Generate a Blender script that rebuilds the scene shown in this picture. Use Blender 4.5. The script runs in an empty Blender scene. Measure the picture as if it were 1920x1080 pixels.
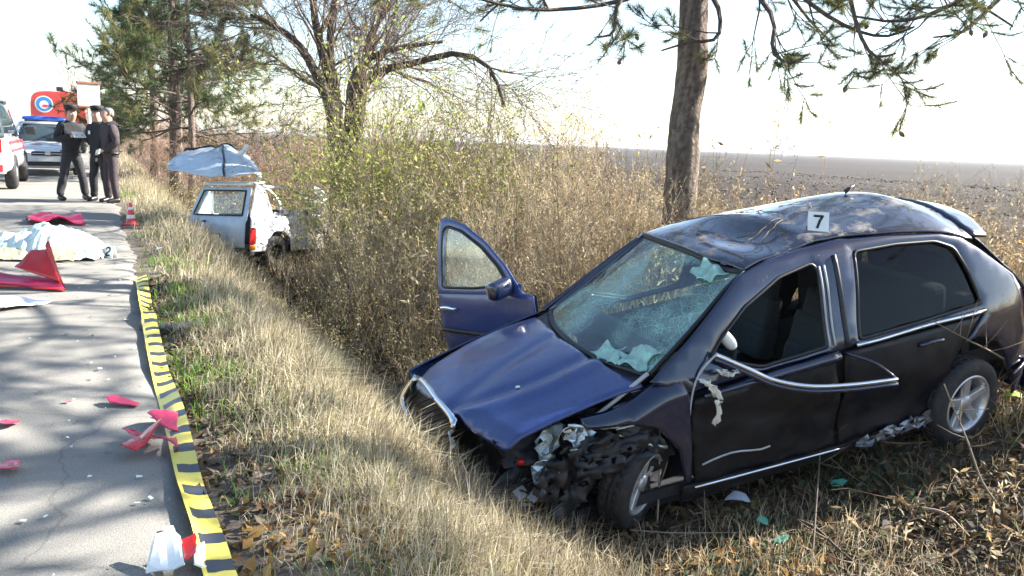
import bpy, bmesh, math, random
import numpy as np
from mathutils import Vector, Matrix
from mathutils.geometry import delaunay_2d_cdt

# ------------------------------------------------------------------ camera
SC = bpy.context.scene
COL = SC.collection
FPX, EYE = 1600.0, 1.42
_pt, _rl = math.atan(272 / FPX), math.radians(2.2)
_fw = np.array([0, math.cos(_pt), -math.sin(_pt)])
_up0 = np.array([0, math.sin(_pt), math.cos(_pt)])
_rt0 = np.array([1.0, 0, 0])
_rt = math.cos(_rl) * _rt0 + math.sin(_rl) * _up0
_up = -math.sin(_rl) * _rt0 + math.cos(_rl) * _up0
EYEP = np.array([0, 0, EYE])
cam = bpy.data.cameras.new('camera')
cam.lens = 36 * FPX / 1920
cam.sensor_width = 36
cam.clip_end = 6000
cam.clip_start = .05
co = bpy.data.objects.new('camera', cam)
COL.objects.link(co)
m3 = Matrix(((_rt[0], _up[0], -_fw[0]), (_rt[1], _up[1], -_fw[1]), (_rt[2], _up[2], -_fw[2])))
co.matrix_world = Matrix.Translation((0, 0, EYE)) @ m3.to_4x4()
SC.camera = co

# ------------------------------------------------------------------ light
SUN_AZ, SUN_EL = math.radians(20), math.radians(32)      # azimuth counted from +X towards +Y
sd = Vector((math.cos(SUN_EL) * math.cos(SUN_AZ), math.cos(SUN_EL) * math.sin(SUN_AZ), math.sin(SUN_EL)))
W = bpy.data.worlds.new('World')
SC.world = W
W.use_nodes = True
nt = W.node_tree
sky = nt.nodes.new('ShaderNodeTexSky')
sky.sky_type = 'NISHITA'
sky.sun_disc = False
sky.sun_elevation = SUN_EL
sky.sun_rotation = math.atan2(sd.x, sd.y)
sky.dust_density = 0.7
sky.air_density = 1.0
sky.ozone_density = 1.0
bg = nt.nodes['Background']
bg.inputs[1].default_value = 0.075
nt.links.new(sky.outputs[0], bg.inputs[0])
sun = bpy.data.lights.new('sun', 'SUN')
sun.energy = 5.0
sun.angle = math.radians(.55)
sun.color = (1.0, .965, .91)
so = bpy.data.objects.new('sun', sun)
COL.objects.link(so)
so.rotation_euler = sd.to_track_quat('Z', 'Y').to_euler()
so.location = (30, 20, 30)
SC.view_settings.view_transform = 'Standard'
SC.view_settings.look = 'None'
SC.view_settings.gamma = 1
SC.view_settings.exposure = 2.15
SC.view_settings.use_curve_mapping = False
SC.cycles.max_bounces = 8
SC.cycles.transparent_max_bounces = 16

# ------------------------------------------------------------------ helpers
RNG = np.random.default_rng(7)


def pxdir(px, py):
    return _fw + _rt * (px - 960) / FPX + _up * (540 - py) / FPX


def Gp(px, py, z=0.0):
    d = pxdir(px, py)
    return EYEP + d * ((z - EYE) / d[2])


def Dp(px, py, depth):
    return EYEP + pxdir(px, py) * depth


def pchip(xs, ys):
    xs = np.array(xs, float)
    ys = np.array(ys, float)
    if xs[0] > xs[-1]:
        xs, ys = xs[::-1], ys[::-1]
    h = np.diff(xs)
    dl = np.diff(ys) / h
    m = np.zeros_like(xs)
    m[0], m[-1] = dl[0], dl[-1]
    for i in range(1, len(xs) - 1):
        if dl[i - 1] * dl[i] > 0:
            w1, w2 = 2 * h[i] + h[i - 1], h[i] + 2 * h[i - 1]
            m[i] = (w1 + w2) / (w1 / dl[i - 1] + w2 / dl[i])

    def f(x):
        x = np.clip(np.asarray(x, float), xs[0], xs[-1])
        i = np.clip(np.searchsorted(xs, x) - 1, 0, len(xs) - 2)
        t = (x - xs[i]) / h[i]
        return ((2 * t ** 3 - 3 * t ** 2 + 1) * ys[i] + (t ** 3 - 2 * t ** 2 + t) * h[i] * m[i]
                + (-2 * t ** 3 + 3 * t ** 2) * ys[i + 1] + (t ** 3 - t ** 2) * h[i] * m[i + 1])
    return f


_lat = np.random.default_rng(3).random((256, 256))


def vn(x, y, sc=1.0, seed=0):
    x = np.asarray(x, float) * sc + seed * 17.31
    y = np.asarray(y, float) * sc + seed * 9.77
    xi, yi = np.floor(x).astype(int), np.floor(y).astype(int)
    fx, fy = x - xi, y - yi
    fx, fy = fx * fx * (3 - 2 * fx), fy * fy * (3 - 2 * fy)
    g = lambda a, b: _lat[a & 255, b & 255]
    return ((g(xi, yi) * (1 - fx) + g(xi + 1, yi) * fx) * (1 - fy)
            + (g(xi, yi + 1) * (1 - fx) + g(xi + 1, yi + 1) * fx) * fy) * 2 - 1


def fbm(x, y, sc=1.0, seed=0, o=4):
    r = 0
    a = 1.0
    for i in range(o):
        r = r + a * vn(x, y, sc, seed + i)
        sc *= 2.03
        a *= .5
    return r / 1.9


class Geo:
    """collects triangles and quads into one mesh"""
    def __init__(s):
        s.v, s.t, s.q, s.c, s.n = [], [], [], [], 0

    def add(s, v, tris=None, quads=None, col=None):
        v = np.asarray(v, float).reshape(-1, 3)
        if tris is not None and len(tris):
            s.t.append(np.asarray(tris, int).reshape(-1, 3) + s.n)
        if quads is not None and len(quads):
            s.q.append(np.asarray(quads, int).reshape(-1, 4) + s.n)
        if col is not None:
            c = np.asarray(col, float)
            s.c.append(np.broadcast_to(c, (len(v), 3)) if c.ndim == 1 else c)
        else:
            s.c.append(np.ones((len(v), 3)))
        s.v.append(v)
        s.n += len(v)
        return s

    def box(s, c, size, rot=None, col=None):
        x, y, z = np.array(size) / 2
        v = np.array([(a * x, b * y, d * z) for d in (-1, 1) for b in (-1, 1) for a in (-1, 1)])
        if rot is not None:
            v = v @ np.array(rot).T
        s.add(v + np.array(c), quads=[(0, 2, 3, 1), (4, 5, 7, 6), (0, 1, 5, 4), (2, 6, 7, 3), (0, 4, 6, 2), (1, 3, 7, 5)], col=col)
        return s

    def mesh(s, name, smooth=False):
        V = np.concatenate(s.v) if s.v else np.zeros((0, 3))
        T = np.concatenate(s.t) if s.t else np.zeros((0, 3), int)
        Q = np.concatenate(s.q) if s.q else np.zeros((0, 4), int)
        me = bpy.data.meshes.new(name)
        me.vertices.add(len(V))
        me.vertices.foreach_set('co', V.astype(np.float32).ravel())
        me.loops.add(len(T) * 3 + len(Q) * 4)
        me.loops.foreach_set('vertex_index', np.concatenate([T.ravel(), Q.ravel()]).astype(np.int32))
        me.polygons.add(len(T) + len(Q))
        st = np.concatenate([np.arange(len(T)) * 3, len(T) * 3 + np.arange(len(Q)) * 4]).astype(np.int32)
        me.polygons.foreach_set('loop_start', st)
        me.polygons.foreach_set('use_smooth', np.full(len(T) + len(Q), smooth))
        me.update(calc_edges=True)
        C = np.concatenate(s.c)
        a = me.attributes.new('Col', 'FLOAT_COLOR', 'POINT')
        a.data.foreach_set('color', np.concatenate([C, np.ones((len(C), 1))], 1).astype(np.float32).ravel())
        return me

    def build(s, name, mat, parent=None, smooth=False, **kw):
        o = bpy.data.objects.new(name, s.mesh(name, smooth))
        o.data.materials.append(mat)
        COL.objects.link(o)
        if parent is not None:
            o.parent = parent
        for k, v in kw.items():
            o[k] = v
        return o


def empty(name, loc=(0, 0, 0), rot=(0, 0, 0), label=None, category=None, group=None, parent=None):
    o = bpy.data.objects.new(name, None)
    o.empty_display_size = .2
    COL.objects.link(o)
    o.location = loc
    o.rotation_euler = rot
    if parent:
        o.parent = parent
    tag(o, label, category, group)
    return o


def tag(o, label=None, category=None, group=None, kind=None):
    for k, v in (('label', label), ('category', category), ('group', group), ('kind', kind)):
        if v:
            o[k] = v
    return o


def copy_tree(o, parent=None):
    c = o.copy()
    COL.objects.link(c)
    if parent is not None:
        c.parent = parent
    for ch in list(o.children):
        copy_tree(ch, c)
    return c


def bevel(o, w=.01, seg=2, ang=.6):
    m = o.modifiers.new('bevel', 'BEVEL')
    m.width = w
    m.segments = seg
    m.limit_method = 'ANGLE'
    m.angle_limit = ang
    return o


def solid(o, th=.01, off=-1):
    m = o.modifiers.new('solid', 'SOLIDIFY')
    m.thickness = th
    m.offset = off
    return o


def subsurf(o, lv=1):
    m = o.modifiers.new('sub', 'SUBSURF')
    m.levels = lv
    m.render_levels = lv
    return o


def tubes(P, Rr, n=4, closed=False):
    """P (N,k,3), Rr (N,k) -> verts, quads for N tubes of n sides"""
    P = np.asarray(P, float)
    Rr = np.asarray(Rr, float)
    N, k, _ = P.shape
    T = np.gradient(P, axis=1)
    T /= np.linalg.norm(T, axis=2, keepdims=True) + 1e-9
    ref = np.where(np.abs(T.mean(1))[:, 2:3] < .8, np.array([[0, 0, 1.0]]), np.array([[1.0, 0, 0]]))[:, None, :]
    A = np.cross(T, ref)
    A /= np.linalg.norm(A, axis=2, keepdims=True) + 1e-9
    B = np.cross(T, A)
    an = np.arange(n) * 2 * math.pi / n
    V = (P[:, :, None, :] + Rr[:, :, None, None] * (A[:, :, None, :] * np.cos(an)[None, None, :, None]
                                                  + B[:, :, None, :] * np.sin(an)[None, None, :, None]))
    base = np.arange(N)[:, None, None] * k * n
    kk = np.arange(k - 1)[None, :, None] * n
    a = np.arange(n)[None, None, :]
    b = (a + 1) % n
    Q = np.stack([base + kk + a, base + kk + n + a, base + kk + n + b, base + kk + b], -1).reshape(-1, 4)
    V = V.reshape(-1, 3)
    if n > 3:   # caps as fans of quads on the first and last ring
        caps = []
        for st, rev in ((0, False), ((k - 1) * n, True)):
            for j in range(1, n - 2, 2):
                q = [0, j, j + 1, j + 2] if j + 2 < n else [0, j, j + 1, 0]
                caps.append([st + i for i in (q if not rev else q[::-1])])
        caps = (np.array(caps)[None] + (np.arange(N) * k * n)[:, None, None]).reshape(-1, 4)
        ok = np.array([len(set(c)) == 4 for c in caps[:max(1, len(caps) // N)]])
        if len(ok) and ok.all():
            Q = np.concatenate([Q, caps])
    return V, Q


def tube1(g, path, rad, n=8, col=None):
    path = np.asarray(path, float)
    rad = np.full(len(path), rad) if np.isscalar(rad) else np.asarray(rad, float)
    v, q = tubes(path[None], rad[None], n)
    g.add(v, quads=q, col=col)
    return g


def spline(pts, k=24, closed=False):
    pts = np.asarray(pts, float)
    if closed:
        pts = np.vstack([pts[-1:], pts, pts[:2]])
    else:
        pts = np.vstack([2 * pts[:1] - pts[1:2], pts, 2 * pts[-1:] - pts[-2:-1]])
    n = len(pts) - 3
    out = []
    for u in np.linspace(0, n, k, endpoint=not closed):
        i = min(int(u), n - 1)
        t = u - i
        p0, p1, p2, p3 = pts[i:i + 4]
        out.append(.5 * (2 * p1 + (p2 - p0) * t + (2 * p0 - 5 * p1 + 4 * p2 - p3) * t * t + (3 * p1 - p0 - 3 * p2 + p3) * t ** 3))
    return np.array(out)


def lathe(g, prof, n=24, axis=1, c=(0, 0, 0), col=None, closed=True):
    """prof: (radius, along) pairs, revolved about the local axis"""
    prof = np.array(prof, float)
    k = len(prof)
    an = np.arange(n) * 2 * math.pi / n
    o = [i for i in range(3) if i != axis]
    V = np.zeros((k, n, 3))
    V[:, :, axis] = prof[:, 1:2]
    V[:, :, o[0]] = prof[:, 0:1] * np.cos(an)
    V[:, :, o[1]] = prof[:, 0:1] * np.sin(an)
    Q = []
    for i in range(k if closed else k - 1):
        for j in range(n):
            i2, j2 = (i + 1) % k, (j + 1) % n
            q = (i * n + j, i * n + j2, i2 * n + j2, i2 * n + j)
            Q.append(q if axis != 1 else q[::-1])
    g.add(V.reshape(-1, 3) + np.array(c), quads=Q, col=col)
    return g


def resample(poly, step):
    out = []
    n = len(poly)
    for i in range(n):
        a, b = np.array(poly[i], float), np.array(poly[(i + 1) % n], float)
        k = max(1, int(round(np.linalg.norm(b - a) / step)))
        for j in range(k):
            out.append(a + (b - a) * j / k)
    return np.array(out)


def inside(P, poly):
    x, y = P[:, 0], P[:, 1]
    r = np.zeros(len(P), bool)
    n = len(poly)
    for i in range(n):
        x1, y1 = poly[i]
        x2, y2 = poly[(i + 1) % n]
        c = ((y1 > y) != (y2 > y)) & (x < (x2 - x1) * (y - y1) / (y2 - y1 + 1e-12) + x1)
        r ^= c
    return r


def pdist(P, poly):
    d = np.full(len(P), 1e9)
    n = len(poly)
    for i in range(n):
        a, b = poly[i], poly[(i + 1) % n]
        ab = b - a
        t = np.clip(((P - a) @ ab) / (ab @ ab + 1e-12), 0, 1)
        d = np.minimum(d, np.linalg.norm(P - a - t[:, None] * ab, axis=1))
    return d


def area2(p):
    p = np.asarray(p)
    return np.sum(p[:, 0] * np.roll(p[:, 1], -1) - np.roll(p[:, 0], -1) * p[:, 1])


def rounded(poly, r=.03, k=4, closed=True):
    """round the corners of a closed polygon"""
    out = []
    n = len(poly)
    P = [np.array(p, float) for p in poly]
    for i in range(n):
        a, b, c = P[i - 1], P[i], P[(i + 1) % n]
        ra = min(r, np.linalg.norm(a - b) * .45)
        rc = min(r, np.linalg.norm(c - b) * .45)
        s, e = b + (a - b) / (np.linalg.norm(a - b) + 1e-9) * ra, b + (c - b) / (np.linalg.norm(c - b) + 1e-9) * rc
        for t in np.linspace(0, 1, k):
            out.append((1 - t) ** 2 * s + 2 * t * (1 - t) * b + t * t * e)
    return np.array(out)


def panel(name, outline, fmap, mat, parent, holes=(), step=.05, th=.012, roll=.006, inset=.012, flip=False, rnd=.02, label=None, smooth=True):
    """a curved sheet: 2-D outline with holes, triangulated, mapped to 3-D, with rolled edges and thickness"""
    polys = [outline] + list(holes)
    rings = []
    for i, p in enumerate(polys):
        p = rounded(p, rnd) if rnd else np.array(p, float)
        if (area2(p) > 0) != (i == 0):
            p = p[::-1]
        rings.append(resample(p, step * .7))
    pts = list(np.concatenate(rings))
    edges = []
    st = 0
    nb = sum(len(r) for r in rings)
    for r in rings:
        m = len(r)
        edges += [(st + j, st + (j + 1) % m) for j in range(m)]
        st += m
    lo, hi = rings[0].min(0), rings[0].max(0)
    gx, gy = np.meshgrid(np.arange(lo[0], hi[0], step), np.arange(lo[1], hi[1], step))
    gx = gx + (np.arange(gx.shape[0]) % 2)[:, None] * step * .5
    P = np.stack([gx.ravel(), gy.ravel()], 1)
    ok = inside(P, rings[0])
    for r in rings[1:]:
        ok &= ~inside(P, r)
    dmin = np.min([pdist(P, r) for r in rings], 0)
    P = P[ok & (dmin > max(step * .6, inset * 1.8))]
    ins = []
    for r in rings:
        tn = np.roll(r, -1, 0) - np.roll(r, 1, 0)
        tn /= np.linalg.norm(tn, axis=1, keepdims=True) + 1e-9
        q = r + np.stack([-tn[:, 1], tn[:, 0]], 1) * inset
        ins.append(q)
    I = np.concatenate(ins)
    ok = inside(I, rings[0])
    for r in rings[1:]:
        ok &= ~inside(I, r)
    I = I[ok]
    dm = np.min([pdist(I, r) for r in rings], 0)
    I = I[dm > inset * .7]
    allp = np.concatenate([np.array(pts), I, P])
    vo, eo, fo, ov, oe, of = delaunay_2d_cdt([Vector(p) for p in allp], edges, [], 0, 1e-5)
    vo = np.array([tuple(v) for v in vo])
    F = np.array([f for f in fo if len(f) == 3], int)
    cen = vo[F].mean(1)
    ok = inside(cen, rings[0])
    for r in rings[1:]:
        ok &= ~inside(cen, r)
    F = F[ok]
    e = 1e-3
    X = np.asarray(fmap(vo[:, 0], vo[:, 1]))
    du = np.asarray(fmap(vo[:, 0] + e, vo[:, 1])) - X
    dv = np.asarray(fmap(vo[:, 0], vo[:, 1] + e)) - X
    N = np.cross(du, dv)
    N /= np.linalg.norm(N, axis=1, keepdims=True) + 1e-12
    if flip:
        N = -N
        F = F[:, ::-1]
    bd = np.min([pdist(vo, r) for r in rings], 0) < 1e-4
    X = X - N * (bd * roll)[:, None]
    g = Geo()
    g.add(X, tris=F)
    o = g.build(name, mat, parent, smooth=smooth)
    if th:
        solid(o, th)
    if label:
        o['label'] = label
    return o


# ------------------------------------------------------------------ materials
def new_mat(name):
    m = bpy.data.materials.new(name)
    m.use_nodes = True
    n = m.node_tree
    n.nodes.clear()
    out = n.nodes.new('ShaderNodeOutputMaterial')
    return m, n, out


def N(nt, t, **kw):
    n = nt.nodes.new(t)
    for k, v in kw.items():
        if k.startswith('i_'):
            key = k[2:]
            n.inputs[int(key) if key.isdigit() else key.replace('_', ' ')].default_value = v
        else:
            setattr(n, k, v)
    return n


def pbr(name, col=(.5, .5, .5), rough=.6, metal=0.0, spec=.5, noise=None, bump=None, vcol=False, coat=0, coat_rough=.05,
        dirt=None, rough_var=0, transl=0, alpha=1, emis=None, sheen=0):
    """principled material; noise=(scale, amount), bump=(scale, strength, distance), dirt=(colour, scale, threshold, softness)"""
    m, t, out = new_mat(name)
    L = t.links.new
    b = N(t, 'ShaderNodeBsdfPrincipled')
    L(b.outputs[0], out.inputs[0])
    b.inputs['Roughness'].default_value = rough
    b.inputs['Metallic'].default_value = metal
    b.inputs['Specular IOR Level'].default_value = spec
    b.inputs['Coat Weight'].default_value = coat
    b.inputs['Coat Roughness'].default_value = coat_rough
    b.inputs['Sheen Weight'].default_value = sheen
    tc = N(t, 'ShaderNodeTexCoord')
    if vcol:
        a = N(t, 'ShaderNodeAttribute', attribute_name='Col')
        src = a.outputs['Color']
    else:
        a = N(t, 'ShaderNodeRGB')
        a.outputs[0].default_value = (*col, 1)
        src = a.outputs[0]
    if noise:
        nz = N(t, 'ShaderNodeTexNoise', i_Scale=noise[0], i_Detail=6.0, i_Roughness=.65)
        L(tc.outputs['Object'], nz.inputs['Vector'])
        mr = N(t, 'ShaderNodeMapRange', i_1=.25, i_2=.75, i_3=1 - noise[1], i_4=1 + noise[1])
        L(nz.outputs['Fac'], mr.inputs[0])
        mx = N(t, 'ShaderNodeVectorMath', operation='SCALE')
        L(src, mx.inputs[0])
        L(mr.outputs[0], mx.inputs['Scale'])
        src = mx.outputs[0]
        if rough_var:
            m2 = N(t, 'ShaderNodeMapRange', i_1=.3, i_2=.7, i_3=max(.02, rough - rough_var), i_4=min(1, rough + rough_var))
            L(nz.outputs['Fac'], m2.inputs[0])
            L(m2.outputs[0], b.inputs['Roughness'])
    if dirt:
        dn = N(t, 'ShaderNodeTexNoise', i_Scale=dirt[1], i_Detail=8.0, i_Roughness=.7)
        L(tc.outputs['Object'], dn.inputs['Vector'])
        mr = N(t, 'ShaderNodeMapRange', i_1=dirt[2], i_2=dirt[2] + dirt[3])
        L(dn.outputs['Fac'], mr.inputs[0])
        mx = N(t, 'ShaderNodeMix', data_type='RGBA')
        L(mr.outputs[0], mx.inputs[0])
        L(src, mx.inputs[6])
        mx.inputs[7].default_value = (*dirt[0], 1)
        src = mx.outputs[2]
        m3 = N(t, 'ShaderNodeMix', data_type='FLOAT')
        L(mr.outputs[0], m3.inputs[0])
        m3.inputs[2].default_value = rough
        m3.inputs[3].default_value = .85
        L(m3.outputs[0], b.inputs['Roughness'])
        if coat:
            m4 = N(t, 'ShaderNodeMapRange', i_1=0.0, i_2=1.0, i_3=coat, i_4=0.0)
            L(mr.outputs[0], m4.inputs[0])
            L(m4.outputs[0], b.inputs['Coat Weight'])
    L(src, b.inputs['Base Color'])
    if bump:
        bn = N(t, 'ShaderNodeTexNoise', i_Scale=bump[0], i_Detail=8.0, i_Roughness=.6)
        L(tc.outputs['Object'], bn.inputs['Vector'])
        bp = N(t, 'ShaderNodeBump', i_Strength=bump[1], i_Distance=bump[2] if len(bump) > 2 else .01)
        L(bn.outputs['Fac'], bp.inputs['Height'])
        L(bp.outputs[0], b.inputs['Normal'])
    if transl:
        tr = N(t, 'ShaderNodeBsdfTranslucent')
        L(src, tr.inputs[0])
        ms = N(t, 'ShaderNodeMixShader', i_0=transl)
        L(b.outputs[0], ms.inputs[1])
        L(tr.outputs[0], ms.inputs[2])
        L(ms.outputs[0], out.inputs[0])
    if alpha < 1:
        b.inputs['Alpha'].default_value = alpha
    if emis:
        b.inputs['Emission Color'].default_value = (*emis[0], 1)
        b.inputs['Emission Strength'].default_value = emis[1]
    return m


def glass_mat(name, tint=(.8, .95, .9), refl=.12, opaque=0.0, ocol=(.5, .8, .7), cracks=0, rough=.03, fres=1.0):
    """thin pane: transparent tint + sharp reflection, optionally crazed with pale cracks"""
    m, t, out = new_mat(name)
    L = t.links.new
    tr = N(t, 'ShaderNodeBsdfTransparent')
    tr.inputs[0].default_value = (*tint, 1)
    gl = N(t, 'ShaderNodeBsdfGlossy')
    gl.inputs[0].default_value = (1, 1, 1, 1)
    gl.inputs['Roughness'].default_value = rough
    lw = N(t, 'ShaderNodeFresnel', i_IOR=1.5)
    ad = N(t, 'ShaderNodeMath', operation='MULTIPLY_ADD', use_clamp=True)
    L(lw.outputs[0], ad.inputs[0])
    ad.inputs[1].default_value = fres
    ad.inputs[2].default_value = refl
    m1 = N(t, 'ShaderNodeMixShader')
    L(ad.outputs[0], m1.inputs[0])
    L(tr.outputs[0], m1.inputs[1])
    L(gl.outputs[0], m1.inputs[2])
    last = m1
    if cracks or opaque:
        df = N(t, 'ShaderNodeBsdfPrincipled')
        df.inputs['Base Color'].default_value = (*ocol, 1)
        df.inputs['Roughness'].default_value = .35
        tl = N(t, 'ShaderNodeBsdfTranslucent')
        tl.inputs[0].default_value = (*ocol, 1)
        dm = N(t, 'ShaderNodeMixShader', i_0=.5)
        L(df.outputs[0], dm.inputs[1])
        L(tl.outputs[0], dm.inputs[2])
        m2 = N(t, 'ShaderNodeMixShader', i_0=opaque)
        L(m1.outputs[0], m2.inputs[1])
        L(dm.outputs[0], m2.inputs[2])
        last = m2
        if cracks:
            tc = N(t, 'ShaderNodeTexCoord')
            wn = N(t, 'ShaderNodeTexNoise', i_Scale=6.0, i_Detail=3.0)
            L(tc.outputs['Object'], wn.inputs['Vector'])
            wm = N(t, 'ShaderNodeVectorMath', operation='MULTIPLY_ADD')
            L(wn.outputs['Color'], wm.inputs[0])
            wm.inputs[1].default_value = (.12, .12, .12)
            L(tc.outputs['Object'], wm.inputs[2])
            acc = None
            for sc, wd in ((6.0, .018), (19.0, .03), (48.0, .05)):
                vo = N(t, 'ShaderNodeTexVoronoi', feature='DISTANCE_TO_EDGE', i_Scale=sc)
                L(wm.outputs[0], vo.inputs['Vector'])
                mr = N(t, 'ShaderNodeMapRange', i_1=0.0, i_2=wd, i_3=1.0, i_4=0.0)
                L(vo.outputs['Distance'], mr.inputs[0])
                if acc is None:
                    acc = mr.outputs[0]
                else:
                    mx = N(t, 'ShaderNodeMath', operation='MAXIMUM')
                    L(acc, mx.inputs[0])
                    L(mr.outputs[0], mx.inputs[1])
                    acc = mx.outputs[0]
            pn = N(t, 'ShaderNodeTexNoise', i_Scale=2.6, i_Detail=5.0)
            L(tc.outputs['Object'], pn.inputs['Vector'])
            pr = N(t, 'ShaderNodeMapRange', i_1=.40, i_2=.64, i_3=.08, i_4=1.0)
            L(pn.outputs['Fac'], pr.inputs[0])
            f1 = N(t, 'ShaderNodeMath', operation='MULTIPLY')
            L(acc, f1.inputs[0])
            L(pr.outputs[0], f1.inputs[1])
            f2 = N(t, 'ShaderNodeMath', operation='MULTIPLY_ADD', use_clamp=True)
            L(pr.outputs[0], f2.inputs[0])
            f2.inputs[1].default_value = opaque
            sm = N(t, 'ShaderNodeMath', operation='MULTIPLY')
            L(f1.outputs[0], sm.inputs[0])
            sm.inputs[1].default_value = cracks
            L(sm.outputs[0], f2.inputs[2])
            L(f2.outputs[0], m2.inputs[0])
    L(last.outputs[0], out.inputs[0])
    return m


M = {}
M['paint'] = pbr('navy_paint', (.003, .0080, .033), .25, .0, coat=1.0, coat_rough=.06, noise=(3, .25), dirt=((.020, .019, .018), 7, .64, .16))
M['hood_sky_paint'] = pbr('navy_hood_sky_paint', (.018, .040, .155), .34, .0, coat=.8, coat_rough=.14, noise=(40, .25), dirt=((.06, .065, .09), 9, .60, .2), bump=(3.0, .25, .02))
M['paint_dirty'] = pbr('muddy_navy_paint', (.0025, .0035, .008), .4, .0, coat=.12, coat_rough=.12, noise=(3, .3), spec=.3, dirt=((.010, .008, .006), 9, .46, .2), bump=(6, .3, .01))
M['black'] = pbr('black_plastic', (.012, .012, .014), .5, noise=(20, .3))
M['darkin'] = pbr('dark_interior', (.018, .018, .020), .8, noise=(30, .3))
M['seat'] = pbr('grey_seat_cloth', (.055, .057, .06), .9, noise=(60, .3), bump=(200, .3, .003))
M['rubber'] = pbr('tyre_rubber', (.018, .018, .019), .75, noise=(40, .4), dirt=((.10, .08, .06), 14, .55, .2), bump=(60, .3, .005))
M['alloy'] = pbr('alloy_rim', (.62, .63, .65), .35, .7, noise=(8, .2), dirt=((.22, .19, .15), 16, .55, .2))
M['chrome'] = pbr('chrome_trim', (.75, .78, .82), .12, 1.0, noise=(5, .1))
M['silver'] = pbr('torn_silver_metal', (.62, .68, .70), .3, .8, noise=(14, .35), bump=(30, .4, .01))
M['white_plastic'] = pbr('white_plastic', (.78, .78, .74), .4, noise=(9, .08))
M['cloth_white'] = pbr('torn_white_cloth', (.72, .70, .62), .85, noise=(20, .25))
M['lightseal'] = pbr('grey_door_seal', (.42, .42, .42), .45, noise=(20, .2))
M['red_lens'] = pbr('red_lens', (.45, .02, .02), .15, coat=.6, noise=(10, .15))
M['orange_lens'] = pbr('orange_lens', (.7, .22, .02), .15, coat=.6, noise=(10, .1))
M['screen'] = glass_mat('shattered_windscreen', (.66, .95, .86), .07, .58, (.52, .84, .75), cracks=.9)
M['glass'] = glass_mat('clear_side_glass', (.80, .94, .90), .10, .06, (.6, .8, .75))
M['glass_dark'] = glass_mat('dark_side_glass', (.10, .12, .11), .0, fres=.45)
M['white_paint'] = pbr('white_car_paint', (.74, .75, .76), .25, coat=.8, noise=(4, .06), dirt=((.42, .38, .32), 6, .60, .2))
M['wreck_white'] = pbr('scraped_white_paint', (.80, .80, .80), .35, coat=.4, noise=(6, .10), dirt=((.40, .34, .28), 5, .64, .2), bump=(5, .4, .02))
M['wreck_white_shade'] = pbr('shaded_white_paint', (.48, .55, .60), .35, coat=.4, noise=(6, .15), dirt=((.22, .2, .17), 4, .56, .2), bump=(5, .4, .02))  # white paint with the tail's bluish shade put into its colour
M['red_paint'] = pbr('red_vehicle_paint', (.62, .035, .03), .3, coat=.7, noise=(4, .1))
M['red_plastic'] = pbr('red_bumper_plastic', (.52, .014, .010), .32, coat=.5, noise=(6, .2), dirt=((.22, .12, .10), 9, .60, .2), bump=(5, .15, .01))
M['crimson_plastic'] = pbr('crimson_bumper_shard', (.44, .018, .07), .42, coat=.3, noise=(16, .3), dirt=((.20, .11, .11), 14, .58, .2))
M['print_black'] = pbr('black_print', (.01, .01, .01), .6, noise=(30, .1))
M['skin'] = pbr('skin', (.50, .30, .21), .55, noise=(20, .08))
M['hair'] = pbr('dark_hair', (.02, .015, .012), .7, noise=(60, .3))

# ------------------------------------------------------------------ land
RE = np.array([.34, 0.0])                       # a point on the road's right edge
_ra = math.radians(26.0)
RD = np.array([-math.sin(_ra), math.cos(_ra)])  # along the road, away from the camera
RN = np.array([math.cos(_ra), math.sin(_ra)])   # across the road, towards the ditch and the field


def st(x, y):
    dx, dy = np.asarray(x) - RE[0], np.asarray(y) - RE[1]
    return dx * RN[0] + dy * RN[1], dx * RD[0] + dy * RD[1]


def xy(s, t):
    return RE[0] + s * RN[0] + t * RD[0], RE[1] + s * RN[1] + t * RD[1]


_prof = pchip([-400, -7.6, -7.2, -.3, 0, .35, .65, 1.2, 1.9, 2.9, 4.5, 6, 8, 12, 60, 400, 3000],
              [-.3, -.15, -.03, -.03, -.02, 0.0, -.03, -.34, -.69, -.64, -.29, -.08, .0, .03, .0, .0, .0])


def terr(x, y):
    s, t = st(x, y)
    z = _prof(s)
    near = np.clip((s - .2) / .8, 0, 1)
    z = z + near * (.05 * fbm(x, y, .9, 5) + .018 * fbm(x, y, 5.0, 9, 3))
    fld = np.clip((s - 7) / 2, 0, 1)
    z = z + fld * (.07 * fbm(s, t, 2.3, 21, 3) + .05 * np.sin(s * 9 + 1.5 * fbm(x, y, .4, 3)))
    return z


def gz(x, y):
    return float(terr(np.array([x]), np.array([y]))[0])


def pt(s, t, dz=0.0):
    x, y = xy(s, t)
    return np.array([x, y, gz(x, y) + dz])


def sgrid():
    a = -np.geomspace(8, 600, 14)[::-1]
    return np.concatenate([a, np.arange(-7.5, -.3, .6), np.arange(-.3, 9, .075), np.arange(9, 30, .25), np.geomspace(30, 3000, 60)])


def tgrid():
    return np.concatenate([-np.geomspace(3, 500, 14)[::-1], np.arange(-2.9, 12, .085), np.arange(12, 40, .3), np.geomspace(40, 3000, 60)])


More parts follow.
